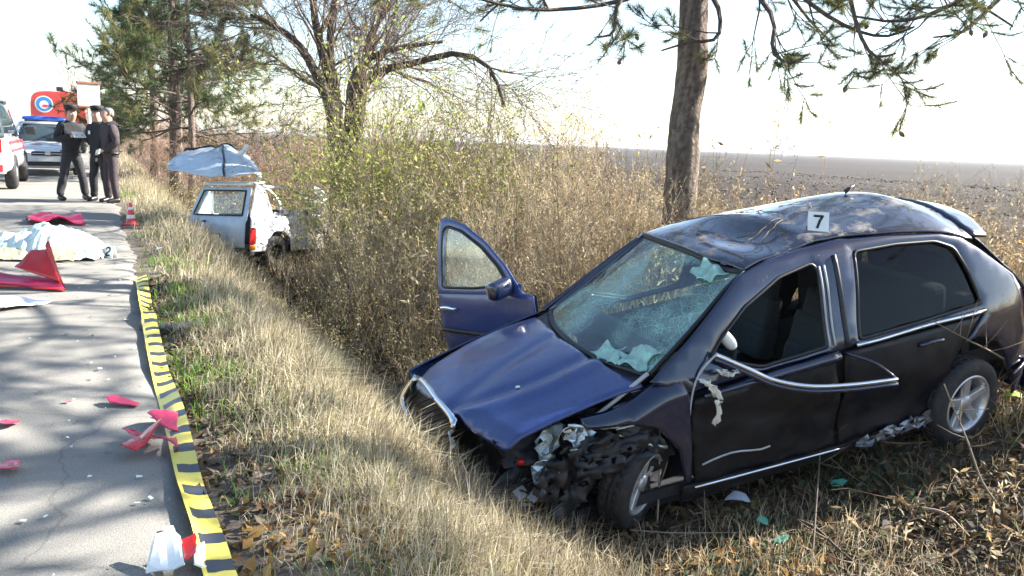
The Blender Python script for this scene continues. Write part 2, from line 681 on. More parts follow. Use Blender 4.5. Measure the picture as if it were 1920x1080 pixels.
S_, T_ = np.meshgrid(sgrid(), tgrid())
X_, Y_ = xy(S_, T_)
Z_ = terr(X_, Y_)
far = np.clip((np.hypot(X_, Y_) - 60) / 100, 0, 1)
Z_ = Z_ * (1 - far) + far * _prof(S_)
ny, nx = S_.shape
idx = np.arange(ny * nx).reshape(ny, nx)
quads = np.stack([idx[:-1, :-1], idx[:-1, 1:], idx[1:, 1:], idx[1:, :-1]], -1).reshape(-1, 4)
n1 = fbm(X_, Y_, 1.4, 31)
c_edge, c_straw, c_litter, c_field = map(np.array, ((.16, .13, .10), (.20, .165, .10), (.10, .075, .048), (.036, .028, .022)))
w1 = np.clip((S_ - .35 + .25 * n1) / .4, 0, 1)[..., None]
w2 = np.clip((S_ - 1.25 + .35 * n1) / .5, 0, 1)[..., None]
w3 = np.clip((S_ - 7.2 + .8 * n1) / 1.2, 0, 1)[..., None]
C_ = c_edge * (1 - w1) + c_straw * w1
C_ = C_ * (1 - w2) + c_litter * w2
C_ = C_ * (1 - w3) + c_field * (1 + .35 * fbm(S_, T_, .5, 83) + .25 * fbm(S_, T_, .06, 84))[..., None] * w3
C_ = C_ * (1 + .3 * fbm(X_, Y_, 4, 77))[..., None].clip(.5, 1.5)
g = Geo().add(np.stack([X_, Y_, Z_], -1).reshape(-1, 3), quads=quads, col=C_.reshape(-1, 3))
M['ground'] = pbr('ground_soil', rough=.95, vcol=True, noise=(9, .45), bump=(22, .7, .03), spec=.2)
ground = g.build('ground', M['ground'], smooth=True, kind='structure')

# road
sa = np.concatenate([np.arange(-7.3, -.6, .35), np.arange(-.6, .02, .06)])
ta = np.concatenate([-np.geomspace(2, 300, 12)[::-1], np.arange(-1.8, 22, .09), np.arange(22, 60, .6), np.geomspace(60, 2500, 40)])
S2, T2 = np.meshgrid(sa, ta)
edge = np.clip((S2 + .6) / .6, 0, 1) * (.10 * fbm(T2 * 1.0, T2 * 0, 1.1, 4) + .05 * fbm(T2, T2 * 0, 5, 8)) 
X2, Y2 = xy(S2 + edge, T2)
Z2 = .012 - .035 * np.clip((S2 + .12) / .14, 0, 1) ** 2 + .004 * fbm(X2, Y2, .8, 3)
ny, nx = S2.shape
idx = np.arange(ny * nx).reshape(ny, nx)
quads = np.stack([idx[:-1, :-1], idx[:-1, 1:], idx[1:, 1:], idx[1:, :-1]], -1).reshape(-1, 4)


def asphalt():
    m, t, out = new_mat('worn_asphalt')
    L = t.links.new
    b = N(t, 'ShaderNodeBsdfPrincipled', i_Roughness=.88)
    b.inputs['Specular IOR Level'].default_value = .25
    L(b.outputs[0], out.inputs[0])
    tc = N(t, 'ShaderNodeTexCoord')
    big = N(t, 'ShaderNodeTexNoise', i_Scale=.7, i_Detail=6.0, i_Roughness=.6)
    fine = N(t, 'ShaderNodeTexNoise', i_Scale=150.0, i_Detail=4.0, i_Roughness=.8)
    vo = N(t, 'ShaderNodeTexVoronoi', i_Scale=260.0)
    mp = N(t, 'ShaderNodeMapping')
    mp.inputs['Rotation'].default_value = (0, 0, -_ra)
    mp.inputs['Scale'].default_value = (.25, 1.6, 1)
    L(tc.outputs['Object'], mp.inputs[0])
    streak = N(t, 'ShaderNodeTexNoise', i_Scale=2.2, i_Detail=5.0)
    L(mp.outputs[0], streak.inputs['Vector'])
    for n in (big, fine, vo):
        L(tc.outputs['Object'], n.inputs['Vector'])
    r1 = N(t, 'ShaderNodeValToRGB')
    r1.color_ramp.elements[0].color = (.165, .158, .142, 1)
    r1.color_ramp.elements[1].color = (.31, .288, .245, 1)
    r1.color_ramp.elements[0].position = .3
    r1.color_ramp.elements[1].position = .7
    mix = N(t, 'ShaderNodeMath', operation='MULTIPLY_ADD')
    L(streak.outputs['Fac'], mix.inputs[0])
    mix.inputs[1].default_value = .5
    hb = N(t, 'ShaderNodeMath', operation='MULTIPLY')
    L(big.outputs['Fac'], hb.inputs[0])
    hb.inputs[1].default_value = .5
    L(hb.outputs[0], mix.inputs[2])
    L(mix.outputs[0], r1.inputs[0])
    mr = N(t, 'ShaderNodeMapRange', i_1=.3, i_2=.7, i_3=.55, i_4=1.45)
    L(fine.outputs['Fac'], mr.inputs[0])
    sc = N(t, 'ShaderNodeVectorMath', operation='SCALE')
    L(r1.outputs[0], sc.inputs[0])
    L(mr.outputs[0], sc.inputs['Scale'])
    # cracks
    wn = N(t, 'ShaderNodeTexNoise', i_Scale=1.3, i_Detail=6.0)
    L(tc.outputs['Object'], wn.inputs['Vector'])
    wm = N(t, 'ShaderNodeVectorMath', operation='MULTIPLY_ADD')
    wm.inputs[1].default_value = (.7, .7, .7)
    L(wn.outputs['Color'], wm.inputs[0])
    L(tc.outputs['Object'], wm.inputs[2])
    cr = N(t, 'ShaderNodeTexVoronoi', feature='DISTANCE_TO_EDGE', i_Scale=.55)
    L(wm.outputs[0], cr.inputs['Vector'])
    cm = N(t, 'ShaderNodeMapRange', i_1=.0, i_2=.006, i_3=.75, i_4=1.0)
    L(cr.outputs['Distance'], cm.inputs[0])
    s2 = N(t, 'ShaderNodeVectorMath', operation='SCALE')
    L(sc.outputs[0], s2.inputs[0])
    L(cm.outputs[0], s2.inputs['Scale'])
    L(s2.outputs[0], b.inputs['Base Color'])
    bp = N(t, 'ShaderNodeBump', i_Strength=.35, i_Distance=.004)
    L(vo.outputs['Distance'], bp.inputs['Height'])
    L(bp.outputs[0], b.inputs['Normal'])
    return m


M['asphalt'] = asphalt()
g = Geo().add(np.stack([X2, Y2, Z2], -1).reshape(-1, 3), quads=quads)
road = g.build('road', M['asphalt'], smooth=True, kind='structure')
# painted centre line dashes
M['roadpaint'] = pbr('worn_road_paint', (.62, .61, .57), .8, noise=(14, .3), dirt=((.2, .19, .17), 9, .5, .15))
for k in range(9):
    t0 = 15.8 + k * 9.0
    gg = Geo()
    a, b = xy(-3.62, t0), xy(-3.47, t0)
    c, d = xy(-3.47, t0 + 4.5), xy(-3.62, t0 + 4.5)
    gg.add([(*a, .022), (*b, .022), (*c, .022), (*d, .022)], quads=[(0, 1, 2, 3)])
    gg.build('lane_marking', M['roadpaint'], road)


# ------------------------------------------------------------------ plants
def pal(cols, n, rng, var=.26):
    cols = np.array(cols, float)
    c = cols[rng.integers(0, len(cols), n)] * (1 + rng.normal(0, var, (n, 1))).clip(.45, 1.7)
    return c.clip(0.01, .9)


def blades(g, P, H, Wd, az, lean, col):
    n = len(P)
    d = np.stack([np.cos(az), np.sin(az), np.zeros(n)], 1)
    s = np.stack([-np.sin(az), np.cos(az), np.zeros(n)], 1)
    tw = RNG.uniform(0, 6.28, n)
    s = s * np.cos(tw)[:, None] + d * np.sin(tw)[:, None]
    up = np.array([0, 0, 1.0])
    H, Wd, lean = H[:, None], Wd[:, None], lean[:, None]
    mid = P + up * H * .55 * (1 - .25 * lean) + d * H * lean * .30
    tip = P + up * H * (1 - .55 * lean) + d * H * lean * .85
    V = np.stack([P - s * Wd * .5, P + s * Wd * .5, mid + s * Wd * .38, mid - s * Wd * .38, tip], 1).reshape(-1, 3)
    b = np.arange(n)[:, None] * 5
    T = np.concatenate([b + np.array([[0, 1, 2]]), b + np.array([[0, 2, 3]]), b + np.array([[3, 2, 4]])])
    g.add(V, tris=T, col=np.repeat(col, 5, 0))


def scatter(n, s0, s1, t0, t1, dens=None, tpow=1.0):
    s = RNG.uniform(s0, s1, n)
    t = t0 + (t1 - t0) * RNG.random(n) ** tpow
    if dens is not None:
        k = RNG.random(n) < dens(s, t)
        s, t = s[k], t[k]
    x, y = xy(s, t)
    return np.stack([x, y, terr(x, y)], 1), s, t


M['grass'] = pbr('grass_blades', rough=.7, vcol=True, transl=.35, spec=.2)
M['leaf'] = pbr('leaves', rough=.65, vcol=True, transl=.4, spec=.25)
M['twig'] = pbr('twigs', rough=.85, vcol=True, noise=(30, .3), spec=.2)
M['bark'] = pbr('bark', rough=.95, vcol=True, noise=(18, .5), bump=(26, 1.0, .03), spec=.15)

STRAW = [(.52, .45, .31), (.45, .38, .25), (.60, .53, .39), (.37, .31, .20), (.48, .40, .25)]
# dry pale verge grass
g = Geo()


def ring_dens(s, t):
    n = fbm(s * 1.0, t, .9, 13)
    w = np.exp(-((s - .95 + .1 * n) / .42) ** 2) + .25 * (s < .7)
    return np.clip(w * (.75 + .6 * n), 0, 1)


for n, t0, t1, hh, ww in ((60000, .9, 4.2, .17, .0034), (60000, 4.0, 9, .24, .005), (42000, 9, 26, .34, .008), (12000, 26, 60, .38, .016)):
    P, s, t = scatter(n, .12, 2.3, t0, t1, ring_dens)
    k = len(P)
    c = pal(STRAW + [(.20, .15, .09), (.26, .24, .10), (.66, .58, .42)], k, RNG, .28)
    clump = .6 + .55 * (fbm(P[:, 0], P[:, 1], 3.0, 41) + .6)
    H = hh * clump.clip(.35, 1.7) * RNG.uniform(.6, 1.35, k) * np.clip((s + .1) / .7, .3, 1)
    az = math.atan2(RN[1], RN[0]) + 2.8 * fbm(P[:, 0], P[:, 1], 1.5, 60) + RNG.normal(0, 1.5, k)
    blades(g, P, H, RNG.uniform(.7, 1.3, k) * ww, az, RNG.uniform(.1, 1.25, k), c)
# taller straw against the nose of the dark car
for n, s0, s1, t0, t1, hh in ((9000, 1.1, 1.95, 2.9, 6.2, .24), (2500, 1.9, 3.4, 2.2, 3.6, .15)):
    P, s, t = scatter(n, s0, s1, t0, t1)
    k = len(P)
    blades(g, P, hh * RNG.uniform(.5, 1.4, k), RNG.uniform(.003, .005, k), RNG.uniform(0, 6.28, k), RNG.uniform(.1, 1.2, k), pal(STRAW + [(.22, .17, .10)], k, RNG, .28))
# green shoots near the road's edge
GREEN = [(.13, .24, .04), (.17, .28, .05), (.10, .19, .035), (.22, .30, .07)]


def green_dens(s, t):
    n = fbm(s, t, 1.1, 90)
    w = np.clip((n - .05) * 2.4, 0, 1) * ((s < 1.2) | (t > 9)) * np.clip(1.3 - np.abs(s - .55) / .6, 0, 1)
    w = w * np.where(t < 3.4, .12, 1)
    for (a, b, r) in ((.42, 4.5, .40), (.62, 5.0, .45), (.95, 4.9, .4), (.35, 12.5, .5), (.5, 9.6, .5)):
        w = np.maximum(w, np.exp(-((s - a) ** 2 + (t - b) ** 2) / (r * r * .45)) * (.6 + .6 * n))
    return np.clip(w, 0, 1)


for n, t0, t1, hh, ww in ((30000, 1.2, 7, .09, .005), (16000, 7, 22, .12, .009)):
    P, s, t = scatter(n, .05, 1.9, t0, t1, green_dens)
    k = len(P)
    blades(g, P, hh * RNG.uniform(.5, 1.5, k), RNG.uniform(.8, 1.5, k) * ww, RNG.uniform(0, 6.28, k), RNG.uniform(.2, .9, k), pal(GREEN, k, RNG))
for (px_, py_, rr_) in ((1560, 920, .16), (1480, 1030, .2), (1430, 1000, .12), (1640, 960, .15), (1380, 1060, .2)):
    q_ = Gp(px_, py_, -.62)
    n = 500
    xy_ = q_[:2] + RNG.normal(0, rr_, (n, 2))
    P = np.concatenate([xy_, terr(xy_[:, 0], xy_[:, 1])[:, None]], 1)
    blades(g, P, .06 * RNG.uniform(.5, 1.6, n), RNG.uniform(.005, .010, n), RNG.uniform(0, 6.28, n), RNG.uniform(.3, 1.0, n), pal([(.06, .14, .06), (.05, .10, .05), (.09, .15, .06)], n, RNG))
# rough dead grass in the ditch and on its far bank
BROWN = [(.34, .26, .15), (.24, .18, .10), (.44, .35, .21), (.16, .12, .07), (.36, .25, .12), (.50, .42, .28)]
for n, s0, s1, t0, t1, hh, ww in ((20000, 1.5, 8.5, -.5, 7, .14, .0042), (30000, 2.0, 9, 6, 26, .36, .009), (14000, 4.6, 9.5, 2, 12, .40, .007), (9000, -12, -7.4, 15, 90, .35, .02)):
    P, s, t = scatter(n, s0, s1, t0, t1)
    k = len(P)
    blades(g, P, hh * RNG.uniform(.4, 1.4, k), RNG.uniform(.7, 1.4, k) * ww, RNG.uniform(0, 6.28, k), RNG.uniform(.3, 1.0, k), pal(BROWN + STRAW[:2], k, RNG))
grass = g.build('grass', M['grass'])
tag(grass, 'dry straw coloured grass with green shoots covering the verge and ditch', 'grass', kind='stuff')

# leaf litter
g = Geo()
LIT = [(.14, .08, .04), (.09, .055, .03), (.18, .11, .05), (.07, .05, .03), (.22, .14, .06), (.12, .10, .07), (.045, .035, .025), (.24, .20, .13), (.09, .11, .05)]
for n, s0, s1, t0, t1, sz, kk in ((30000, 1.2, 7.5, -.5, 6.5, .034, 1.0), (9000, .0, 1.4, .8, 9, .026, .6), (12000, 1.6, 8, 6.5, 18, .05, 1.0)):
    P, s, t = scatter(n, s0, s1, t0, t1)
    k = len(P)
    P[:, 2] += RNG.uniform(.004, .05, k) * kk
    a = RNG.uniform(0, 6.28, k)
    u = np.stack([np.cos(a), np.sin(a), RNG.normal(0, .45, k)], 1)
    w = np.stack([-np.sin(a), np.cos(a), RNG.normal(0, .45, k)], 1)
    L_ = (sz * RNG.uniform(.5, 1.5, k))[:, None]
    Wd = L_ * RNG.uniform(.3, .6, (k, 1))
    up = np.array([0, 0, 1.0]) * L_ * RNG.uniform(-.3, .5, (k, 1))
    V = np.stack([P - u * L_, P - w * Wd + up, P + u * L_, P + w * Wd + up], 1).reshape(-1, 3)
    b = np.arange(k)[:, None] * 4
    col = pal(LIT, k, RNG, .25)
    s_, t_ = st(P[:, 0], P[:, 1])
    org = np.exp(-((t_ - 3.1) / .55) ** 2)[:, None] * (fbm(P[:, 0], P[:, 1], 2.2, 55)[:, None] > -.1) * (RNG.random((k, 1)) < .6)
    col = col * (1 - .75 * org) + np.array((.42, .25, .08)) * .75 * org
    g.add(V, quads=b + np.array([[0, 1, 2, 3]]), col=np.repeat(col, 4, 0))
litter = g.build('leaf_litter', M['leaf'])
tag(litter, 'fallen brown and orange leaves strewn over the ditch floor', 'leaf litter', kind='stuff')

# fallen twigs on the ditch floor
g = Geo()
n = 4600
P, s, t = scatter(n, 1.3, 7.5, -.3, 9)
n = len(P)
L_ = RNG.gamma(2.0, .14, n).clip(.08, 1.1)
a = RNG.uniform(0, 6.28, n)
k = 5
u = np.linspace(0, 1, k)
D = np.stack([np.cos(a), np.sin(a), RNG.normal(.05, .16, n)], 1)
PP = P[:, None, :] + D[:, None, :] * (u[None, :, None] * L_[:, None, None]) + RNG.normal(0, .012, (n, k, 3))
PP[:, :, 2] = np.maximum(PP[:, :, 2], terr(PP[:, :, 0], PP[:, :, 1]) + .004) + .01
v, q = tubes(PP, np.linspace(1, .35, k)[None] * (RNG.uniform(.0015, .0055, n) * (L_ / .3).clip(.6, 1.5))[:, None], 3)
col = pal([(.20, .15, .10), (.12, .09, .06), (.30, .24, .17), (.16, .10, .07)], n, RNG)
g.add(v, quads=q, col=np.repeat(col, k * 3, 0))
tag(g.build('fallen_twigs', M['twig']), 'tangle of thin fallen twigs over the ditch floor', 'twigs', kind='stuff')

# upright dead weed stalks on the far bank and along the field's edge
g = Geo()


def stalks(n, s0, s1, t0, t1, h0, h1, rad, cols, leafn=6, leaf=.03):
    P, s, t = scatter(n, s0, s1, t0, t1)
    n = len(P)
    k = 6
    u = np.linspace(0, 1, k)
    H = RNG.uniform(h0, h1, n)
    a = RNG.uniform(0, 6.28, n)
    lean = RNG.uniform(.0, .45, n)
    D = np.stack([np.cos(a) * lean, np.sin(a) * lean, np.ones(n)], 1)
    PP = P[:, None, :] + D[:, None, :] * (u[None, :, None] * H[:, None, None])
    PP += np.cumsum(RNG.normal(0, .022, (n, k, 3)), 1) * (u[None, :, None] > 0)
    v, q = tubes(PP, np.linspace(1, .3, k)[None] * RNG.uniform(.6, 1.3, n)[:, None] * rad, 3)
    col = pal(cols, n, RNG)
    g.add(v, quads=q, col=np.repeat(col, k * 3, 0))
    # side shoots and curled dead leaves
    m = n * leafn
    i = RNG.integers(0, n, m)
    f = RNG.uniform(.3, 1, m) * (k - 1)
    j = f.astype(int).clip(0, k - 2)
    fr = (f - j)[:, None]
    B = PP[i, j] * (1 - fr) + PP[i, j + 1] * fr
    d = RNG.normal(0, 1, (m, 3)) + np.array([0, 0, .6])
    d /= np.linalg.norm(d, axis=1, keepdims=True)
    ln = (leaf * RNG.uniform(.6, 2.2, m))[:, None]
    e = np.cross(d, RNG.normal(0, 1, (m, 3)))
    e /= np.linalg.norm(e, axis=1, keepdims=True)
    V = np.stack([B, B + d * ln * .5 + e * ln * .17, B + d * ln, B + d * ln * .5 - e * ln * .17], 1).reshape(-1, 3)
    g.add(V, quads=np.arange(m)[:, None] * 4 + np.array([[0, 1, 2, 3]]), col=np.repeat(col[i] * RNG.uniform(.7, 1.3, (m, 1)), 4, 0).clip(0, .9))


TAN = [(.42, .33, .19), (.36, .27, .15), (.50, .41, .26), (.28, .21, .12), (.40, .27, .13)]
stalks(700, 4.6, 7.5, 5.5, 12, .4, .9, .0042, TAN, 10, .04)
stalks(2300, 5.3, 9.5, -3, 9, .4, .92, .0046, TAN, 16, .030)
stalks(50, 5.6, 8.5, 0, 9, .8, 1.15, .006, TAN, 12, .025)
stalks(260, 1.6, 4.2, -.2, 3.0, .12, .45, .0028, BROWN, 5, .03)
stalks(700, 2.5, 8, 11, 30, .6, 1.3, .006, TAN, 10, .05)
stalks(220, 2.0, 7, 6.5, 15, 1.2, 2.0, .005, TAN + [(.3, .3, .1)], 9, .05)
tag(g.build('dead_weeds', M['leaf']), 'tangled tan dead weed stalks along the edge of the ploughed field', 'weeds', kind='stuff')


# clods of the ploughed field
g = Geo()
ico = np.array([(1, 0, 0), (-1, 0, 0), (0, 1, 0), (0, -1, 0), (0, 0, 1), (0, 0, -1)], float)
itr = np.array([(0, 2, 4), (2, 1, 4), (1, 3, 4), (3, 0, 4), (2, 0, 5), (1, 2, 5), (3, 1, 5), (0, 3, 5)])
for n, s0, s1, t0, t1, sz in ((16000, 7.5, 16, -6, 22, .028), (24000, 16, 45, -20, 50, .04)):
    P, s, t = scatter(n, s0, s1, t0, t1)
    k = len(P)
    sc = sz * RNG.gamma(2.0, .45, k).clip(.2, 2.6)
    V = P[:, None, :] + ico[None] * sc[:, None, None] * RNG.uniform(.3, 1.6, (k, 6, 3)) * np.array([1.2, 1.2, .45])
    g.add(V.reshape(-1, 3), tris=(np.arange(k)[:, None, None] * 6 + itr[None]).reshape(-1, 3), col=np.repeat(pal([(.09, .067, .052), (.07, .053, .042), (.12, .092, .07), (.20, .16, .11)], k, RNG), 6, 0))
tag(g.build('soil_clods', M['ground']), 'brown clods of the ploughed field beyond the ditch', 'soil', kind='stuff')


# ------------------------------------------------------------------ shrubs and trees
def grow(rng, p, d, L, r, depth, maxd, out, cfg):
    k = cfg['segs']
    pts = [np.array(p, float)]
    rr = [r]
    d = np.array(d, float)
    d /= np.linalg.norm(d)
    for i in range(1, k):
        d = d + rng.normal(0, cfg['wander'], 3) + np.array([0, 0, cfg['up'][min(depth, len(cfg['up']) - 1)]])
        d /= np.linalg.norm(d)
        pts.append(pts[-1] + d * L / (k - 1))
        rr.append(r * (1 - cfg['taper'] * i / (k - 1)))
    pts = np.array(pts)
    rr = np.array(rr)
    out.append((pts, rr, depth))
    if depth >= maxd:
        return
    nb = cfg['nb'][min(depth, len(cfg['nb']) - 1)]
    for b in range(nb):
        f = rng.uniform(cfg['from'], 1.0) if b > 0 else 1.0
        x = f * (k - 1)
        i = min(int(x), k - 2)
        q = pts[i] + (pts[i + 1] - pts[i]) * (x - i)
        tg = pts[i + 1] - pts[i]
        tg /= np.linalg.norm(tg)
        pr = np.cross(tg, rng.normal(0, 1, 3))
        pr /= np.linalg.norm(pr) + 1e-9
        an = rng.uniform(*cfg['ang'])
        nd = tg * math.cos(an) + pr * math.sin(an)
        rb = rr[i] * rng.uniform(*cfg['rr'])
        grow(rng, q, nd, L * rng.uniform(*cfg['lr']), rb, depth + 1, maxd, out, cfg)


def wood(g, br, col, sides=(8, 6, 5, 4, 3, 3), rng=None, minr=0):
    by = {}
    for p, r, d in br:
        by.setdefault((d, len(p)), []).append((p, r))
    for (d, k), L_ in by.items():
        n = sides[min(d, len(sides) - 1)]
        v, q = tubes(np.array([a for a, b in L_]), np.maximum(np.array([b for a, b in L_]), minr), n)
        c = np.array(col) * (1 + .15 * np.random.default_rng(d).normal(0, 1, (len(v) // n, 1))).clip(.6, 1.5)
        g.add(v, quads=q, col=np.repeat(c, n, 0).clip(0.005, .8))


def leaves(g, B, D, size, cols, rng, per=1, spread=.05, asp=.4):
    i = np.repeat(np.arange(len(B)), per)
    m = len(i)
    P = B[i] + rng.normal(0, spread, (m, 3))
    d = D[i] * .6 + rng.normal(0, .8, (m, 3))
    d /= np.linalg.norm(d, axis=1, keepdims=True)
    e = np.cross(d, rng.normal(0, 1, (m, 3)))
    e /= np.linalg.norm(e, axis=1, keepdims=True)
    ln = (size * rng.uniform(.6, 1.4, m))[:, None]
    V = np.stack([P, P + d * ln * .5 + e * ln * asp * .5, P + d * ln, P + d * ln * .5 - e * ln * asp * .5], 1).reshape(-1, 3)
    g.add(V, quads=np.arange(m)[:, None] * 4 + np.array([[0, 1, 2, 3]]), col=np.repeat(pal(cols, m, rng), 4, 0))


def shrub_proto(name, seed, H, spread, nst, stemcol, leafcols, nleaf, leafsize, maxd=2, label='', group='', tilt=.35):
    rng = np.random.default_rng(seed)
    br = []
    cfg = dict(segs=5, wander=.12, up=(.03, .05, .06), taper=.72, nb=(6, 4, 3), ang=(.3, .9), rr=(.42, .68), lr=(.34, .58))
    cfg['from'] = .25
    for i in range(nst):
        a = rng.uniform(0, 6.28)
        ro = spread * .35 * math.sqrt(rng.random())
        d = (math.cos(a) * rng.uniform(.1, tilt + .25), math.sin(a) * rng.uniform(.1, tilt + .25), 1)
        grow(rng, (ro * math.cos(a), ro * math.sin(a), -.12), d, H * rng.uniform(.6, 1.05), rng.uniform(.006, .013), 0, maxd, br, cfg)
    root = empty(name, label=label, category='shrub', group=group)
    g = Geo()
    wood(g, br, stemcol, (5, 4, 3, 3), minr=.0022)
    g.build('stems', M['twig'], root)
    tip = [(p, d) for p, r, d in br if d >= 1]
    g2 = Geo()
    B, D = [], []
    for k in range(nleaf):
        p, d = tip[rng.integers(0, len(tip))]
        j = rng.integers(1, len(p))
        B.append(p[j] + (p[j - 1] - p[j]) * rng.random())
        D.append((p[j] - p[j - 1]) / (np.linalg.norm(p[j] - p[j - 1]) + 1e-9))
    leaves(g2, np.array(B), np.array(D), leafsize, leafcols, rng, 1, .035)
    fo = g2.build('foliage', M['leaf'], root)
    fo['kind'] = 'stuff'
    return root


OLIVE = [(.27, .26, .09), (.36, .32, .13), (.20, .20, .07), (.44, .36, .18), (.32, .23, .12), (.36, .36, .12)]
LIME = [(.36, .42, .08), (.28, .36, .07), (.42, .42, .12), (.34, .31, .10)]
DTAN = [(.50, .40, .26), (.40, .31, .19), (.58, .49, .34), (.28, .20, .12), (.42, .29, .16), (.38, .36, .16)]
RUST = [(.40, .24, .14), (.34, .19, .11), (.45, .30, .19), (.30, .20, .14)]
G_OL, G_TN, G_RU, G_LI = ('olive shrubs of the roadside thicket', 'dry tan shrubs of the roadside thicket',
                          'rust brown bushes under the far pines', 'low dark brambles along the ditch')
L_OL = 'olive green leafy shrub in the thicket between the two wrecked cars'
L_TN = 'dry tan twiggy shrub in the thicket behind the dark wrecked car'
L_RU = 'rust brown leafless bush beyond the white wrecked car'
L_LI = 'low tangled bramble with dull green leaves at the foot of the thicket'
protos = {
    'ol': [shrub_proto('olive_shrub', 100 + i, 2.0, 1.0, 12, (.26, .21, .15), OLIVE, 1100, .055, 3, L_OL, G_OL) for i in range(3)],
    'tn': [shrub_proto('tan_shrub', 200 + i, 1.85, .9, 13, (.38, .30, .20), DTAN, 900, .05, 3, L_TN, G_TN) for i in range(3)],
    'ru': [shrub_proto('rust_bush', 300 + i, 2.0, 1.1, 14, (.34, .23, .17), RUST, 700, .06, 3, L_RU, G_RU) for i in range(2)],
    'sp': [shrub_proto('tall_sapling', 500 + i, 2.9, .6, 7, (.20, .15, .10), LIME, 800, .06, 2, '', 'tall thin saplings sticking out of the thicket', tilt=.1) for i in range(3)],
    'lm': [shrub_proto('lime_shrub', 600 + i, 1.9, .8, 12, (.2, .17, .1), LIME, 2000, .06, 3, '', 'lime green shrubs at the foot of the bare tree') for i in range(2)],
    'li': [shrub_proto('low_bramble', 400 + i, .75, 1.1, 14, (.13, .10, .07), OLIVE[:3] + DTAN[:2], 900, .042, 1, L_LI, G_LI, tilt=1.1) for i in range(2)],
}
used = {}


def put_shrub(kind, s, t, sc=1.0, dz=0.0, rng=np.random.default_rng(55)):
    lst = protos[kind]
    i = used.get(kind, 0)
    used[kind] = i + 1
    p = lst[i % len(lst)]
    o = p if i < len(lst) else copy_tree(p)
    x, y = xy(s, t)
    o.location = (x, y, gz(x, y) + dz)
    o.rotation_euler = (rng.normal(0, .05), rng.normal(0, .05), rng.uniform(0, 6.28))
    o.scale = (sc * rng.uniform(.85, 1.15), sc * rng.uniform(.85, 1.15), sc * rng.uniform(.9, 1.1))
    return o


def shrub_at(kind, px, py, z, sc=1.0):
    """foot seen at pixel (px, py) if it stood at height z"""
    q = Gp(px, py, z)
    s, t = st(q[0], q[1])
    return put_shrub(kind, float(s), float(t), sc)


_r = np.random.default_rng(77)
# thicket between the two wrecks and behind the dark car: laid out along the ditch
for (s, t, sc) in ((2.3, 8.9, .55), (2.45, 9.9, .50), (2.75, 10.7, .6), (2.9, 9.6, .72), (3.3, 10.8, .78), (3.3, 9.0, .70),
                   (3.7, 9.9, .72), (4.2, 11.2, .74), (2.6, 8.1, .62), (3.6, 12.1, .76), (4.6, 12.4, .70), (4.4, 13.6, .72), (5.3, 13.2, .68), (5.2, 15.5, .7), (4.3, 15.8, .7)):
    o = put_shrub('ol', s, t, sc)
    o['label'] = ('olive green leafy shrub at the ditch side of the thicket, near the white wreck' if s < 2.7 else
                  'olive green leafy shrub in the thicket around the bare tree' if t > 10.5 else L_OL)
for (s, t, sc) in ((3.4, 8.0, 0.61), (4.0, 8.6, 0.66), (4.6, 8.2, 0.65), (4.8, 9.2, 0.68), (5.3, 8.4, 0.61), (5.5, 9.6, 0.63), (5.1, 7.4, 0.56), (4.4, 7.4, 0.58),
                   (3.8, 7.2, 0.56), (5.9, 7.6, 0.49), (6.3, 8.5, 0.48), (6.0, 10.2, 0.64), (5.5, 10.9, 0.68), (6.4, 6.9, 0.38), (6.9, 7.6, 0.40), (5.7, 6.4, 0.38), (6.6, 9.6, 0.53), (6.1, 11.6, 0.66),
                   (3.0, 7.3, 0.51), (6.6, 5.6, 0.49), (7.2, 6.3, 0.49), (7.3, 4.7, 0.49), (7.0, 3.9, 0.49), (7.6, 5.4, 0.49), (8.1, 4.2, 0.49), (8.4, 6.6, 0.49), (7.6, 3.0, 0.49), (8.2, 2.4, 0.49), (8.8, 3.4, 0.49), (9.0, 5.0, 0.48)):
    o = put_shrub('tn', s, t, sc)
    o['label'] = ('small dry tan shrub at the field edge beyond the roof of the dark car' if s > 6.5 and t < 7.7 else
                  'dry tan twiggy shrub around the foot of the tall pine' if s > 5.6 else L_TN)
for (s, t, sc, lb) in ((3.0, 10.9, .85, 'thin lime leaved sapling rising in front of the bare tree'), (3.3, 11.6, .9, 'thin lime leaved sapling rising in front of the bare tree'), (3.2, 12.4, 1.0, 'tall lime leaved sapling standing against the bare tree trunk'),
                       (2.9, 12.9, 1.05, 'tall lime leaved sapling standing against the bare tree trunk'), (3.9, 10.4, .65, 'thin sapling with few yellow green leaves above the tan thicket'), (4.5, 10.2, .66, 'thin sapling with few yellow green leaves above the tan thicket'),
                       
                       (5.9, 12.3, .75, 'thin sapling with few yellow green leaves above the tan thicket')):
    o = put_shrub('sp', s, t, sc)
    o['label'] = lb
for (s, t, sc, lb) in ((2.95, 11.2, .95, 'bright lime green leafy shrub hiding the foot of the bare tree'), (2.7, 10.4, .72, 'lower lime green leafy shrub on the ditch side of the bare tree'), (3.4, 10.6, .85, 'lime green leafy shrub between the bare tree and the open car door')):
    o = put_shrub('lm', s, t, sc)
    o['label'] = lb
for (s, t, sc) in ((2.2, 24, .8), (3.4, 23, .75), (4.6, 22.5, .8), (2.8, 27, .85), (1.9, 28.5, .85), (4.2, 27, .85), (5.2, 25, .8), (5.6, 21, .75), (6.2, 23.5, .8),
                   (1.7, 33, 1.0), (2.6, 31, 1.0), (5.8, 18.6, .75), (6.6, 20, .75), (1.6, 38, 1.1), (2.6, 42, 1.2), (4.4, 33, 1.0), (1.6, 50, 1.4)):
    o = put_shrub('ru', s, t, sc)
    o['label'] = L_RU if t < 24.5 else 'rust brown leafless bush under the pines beside the road'
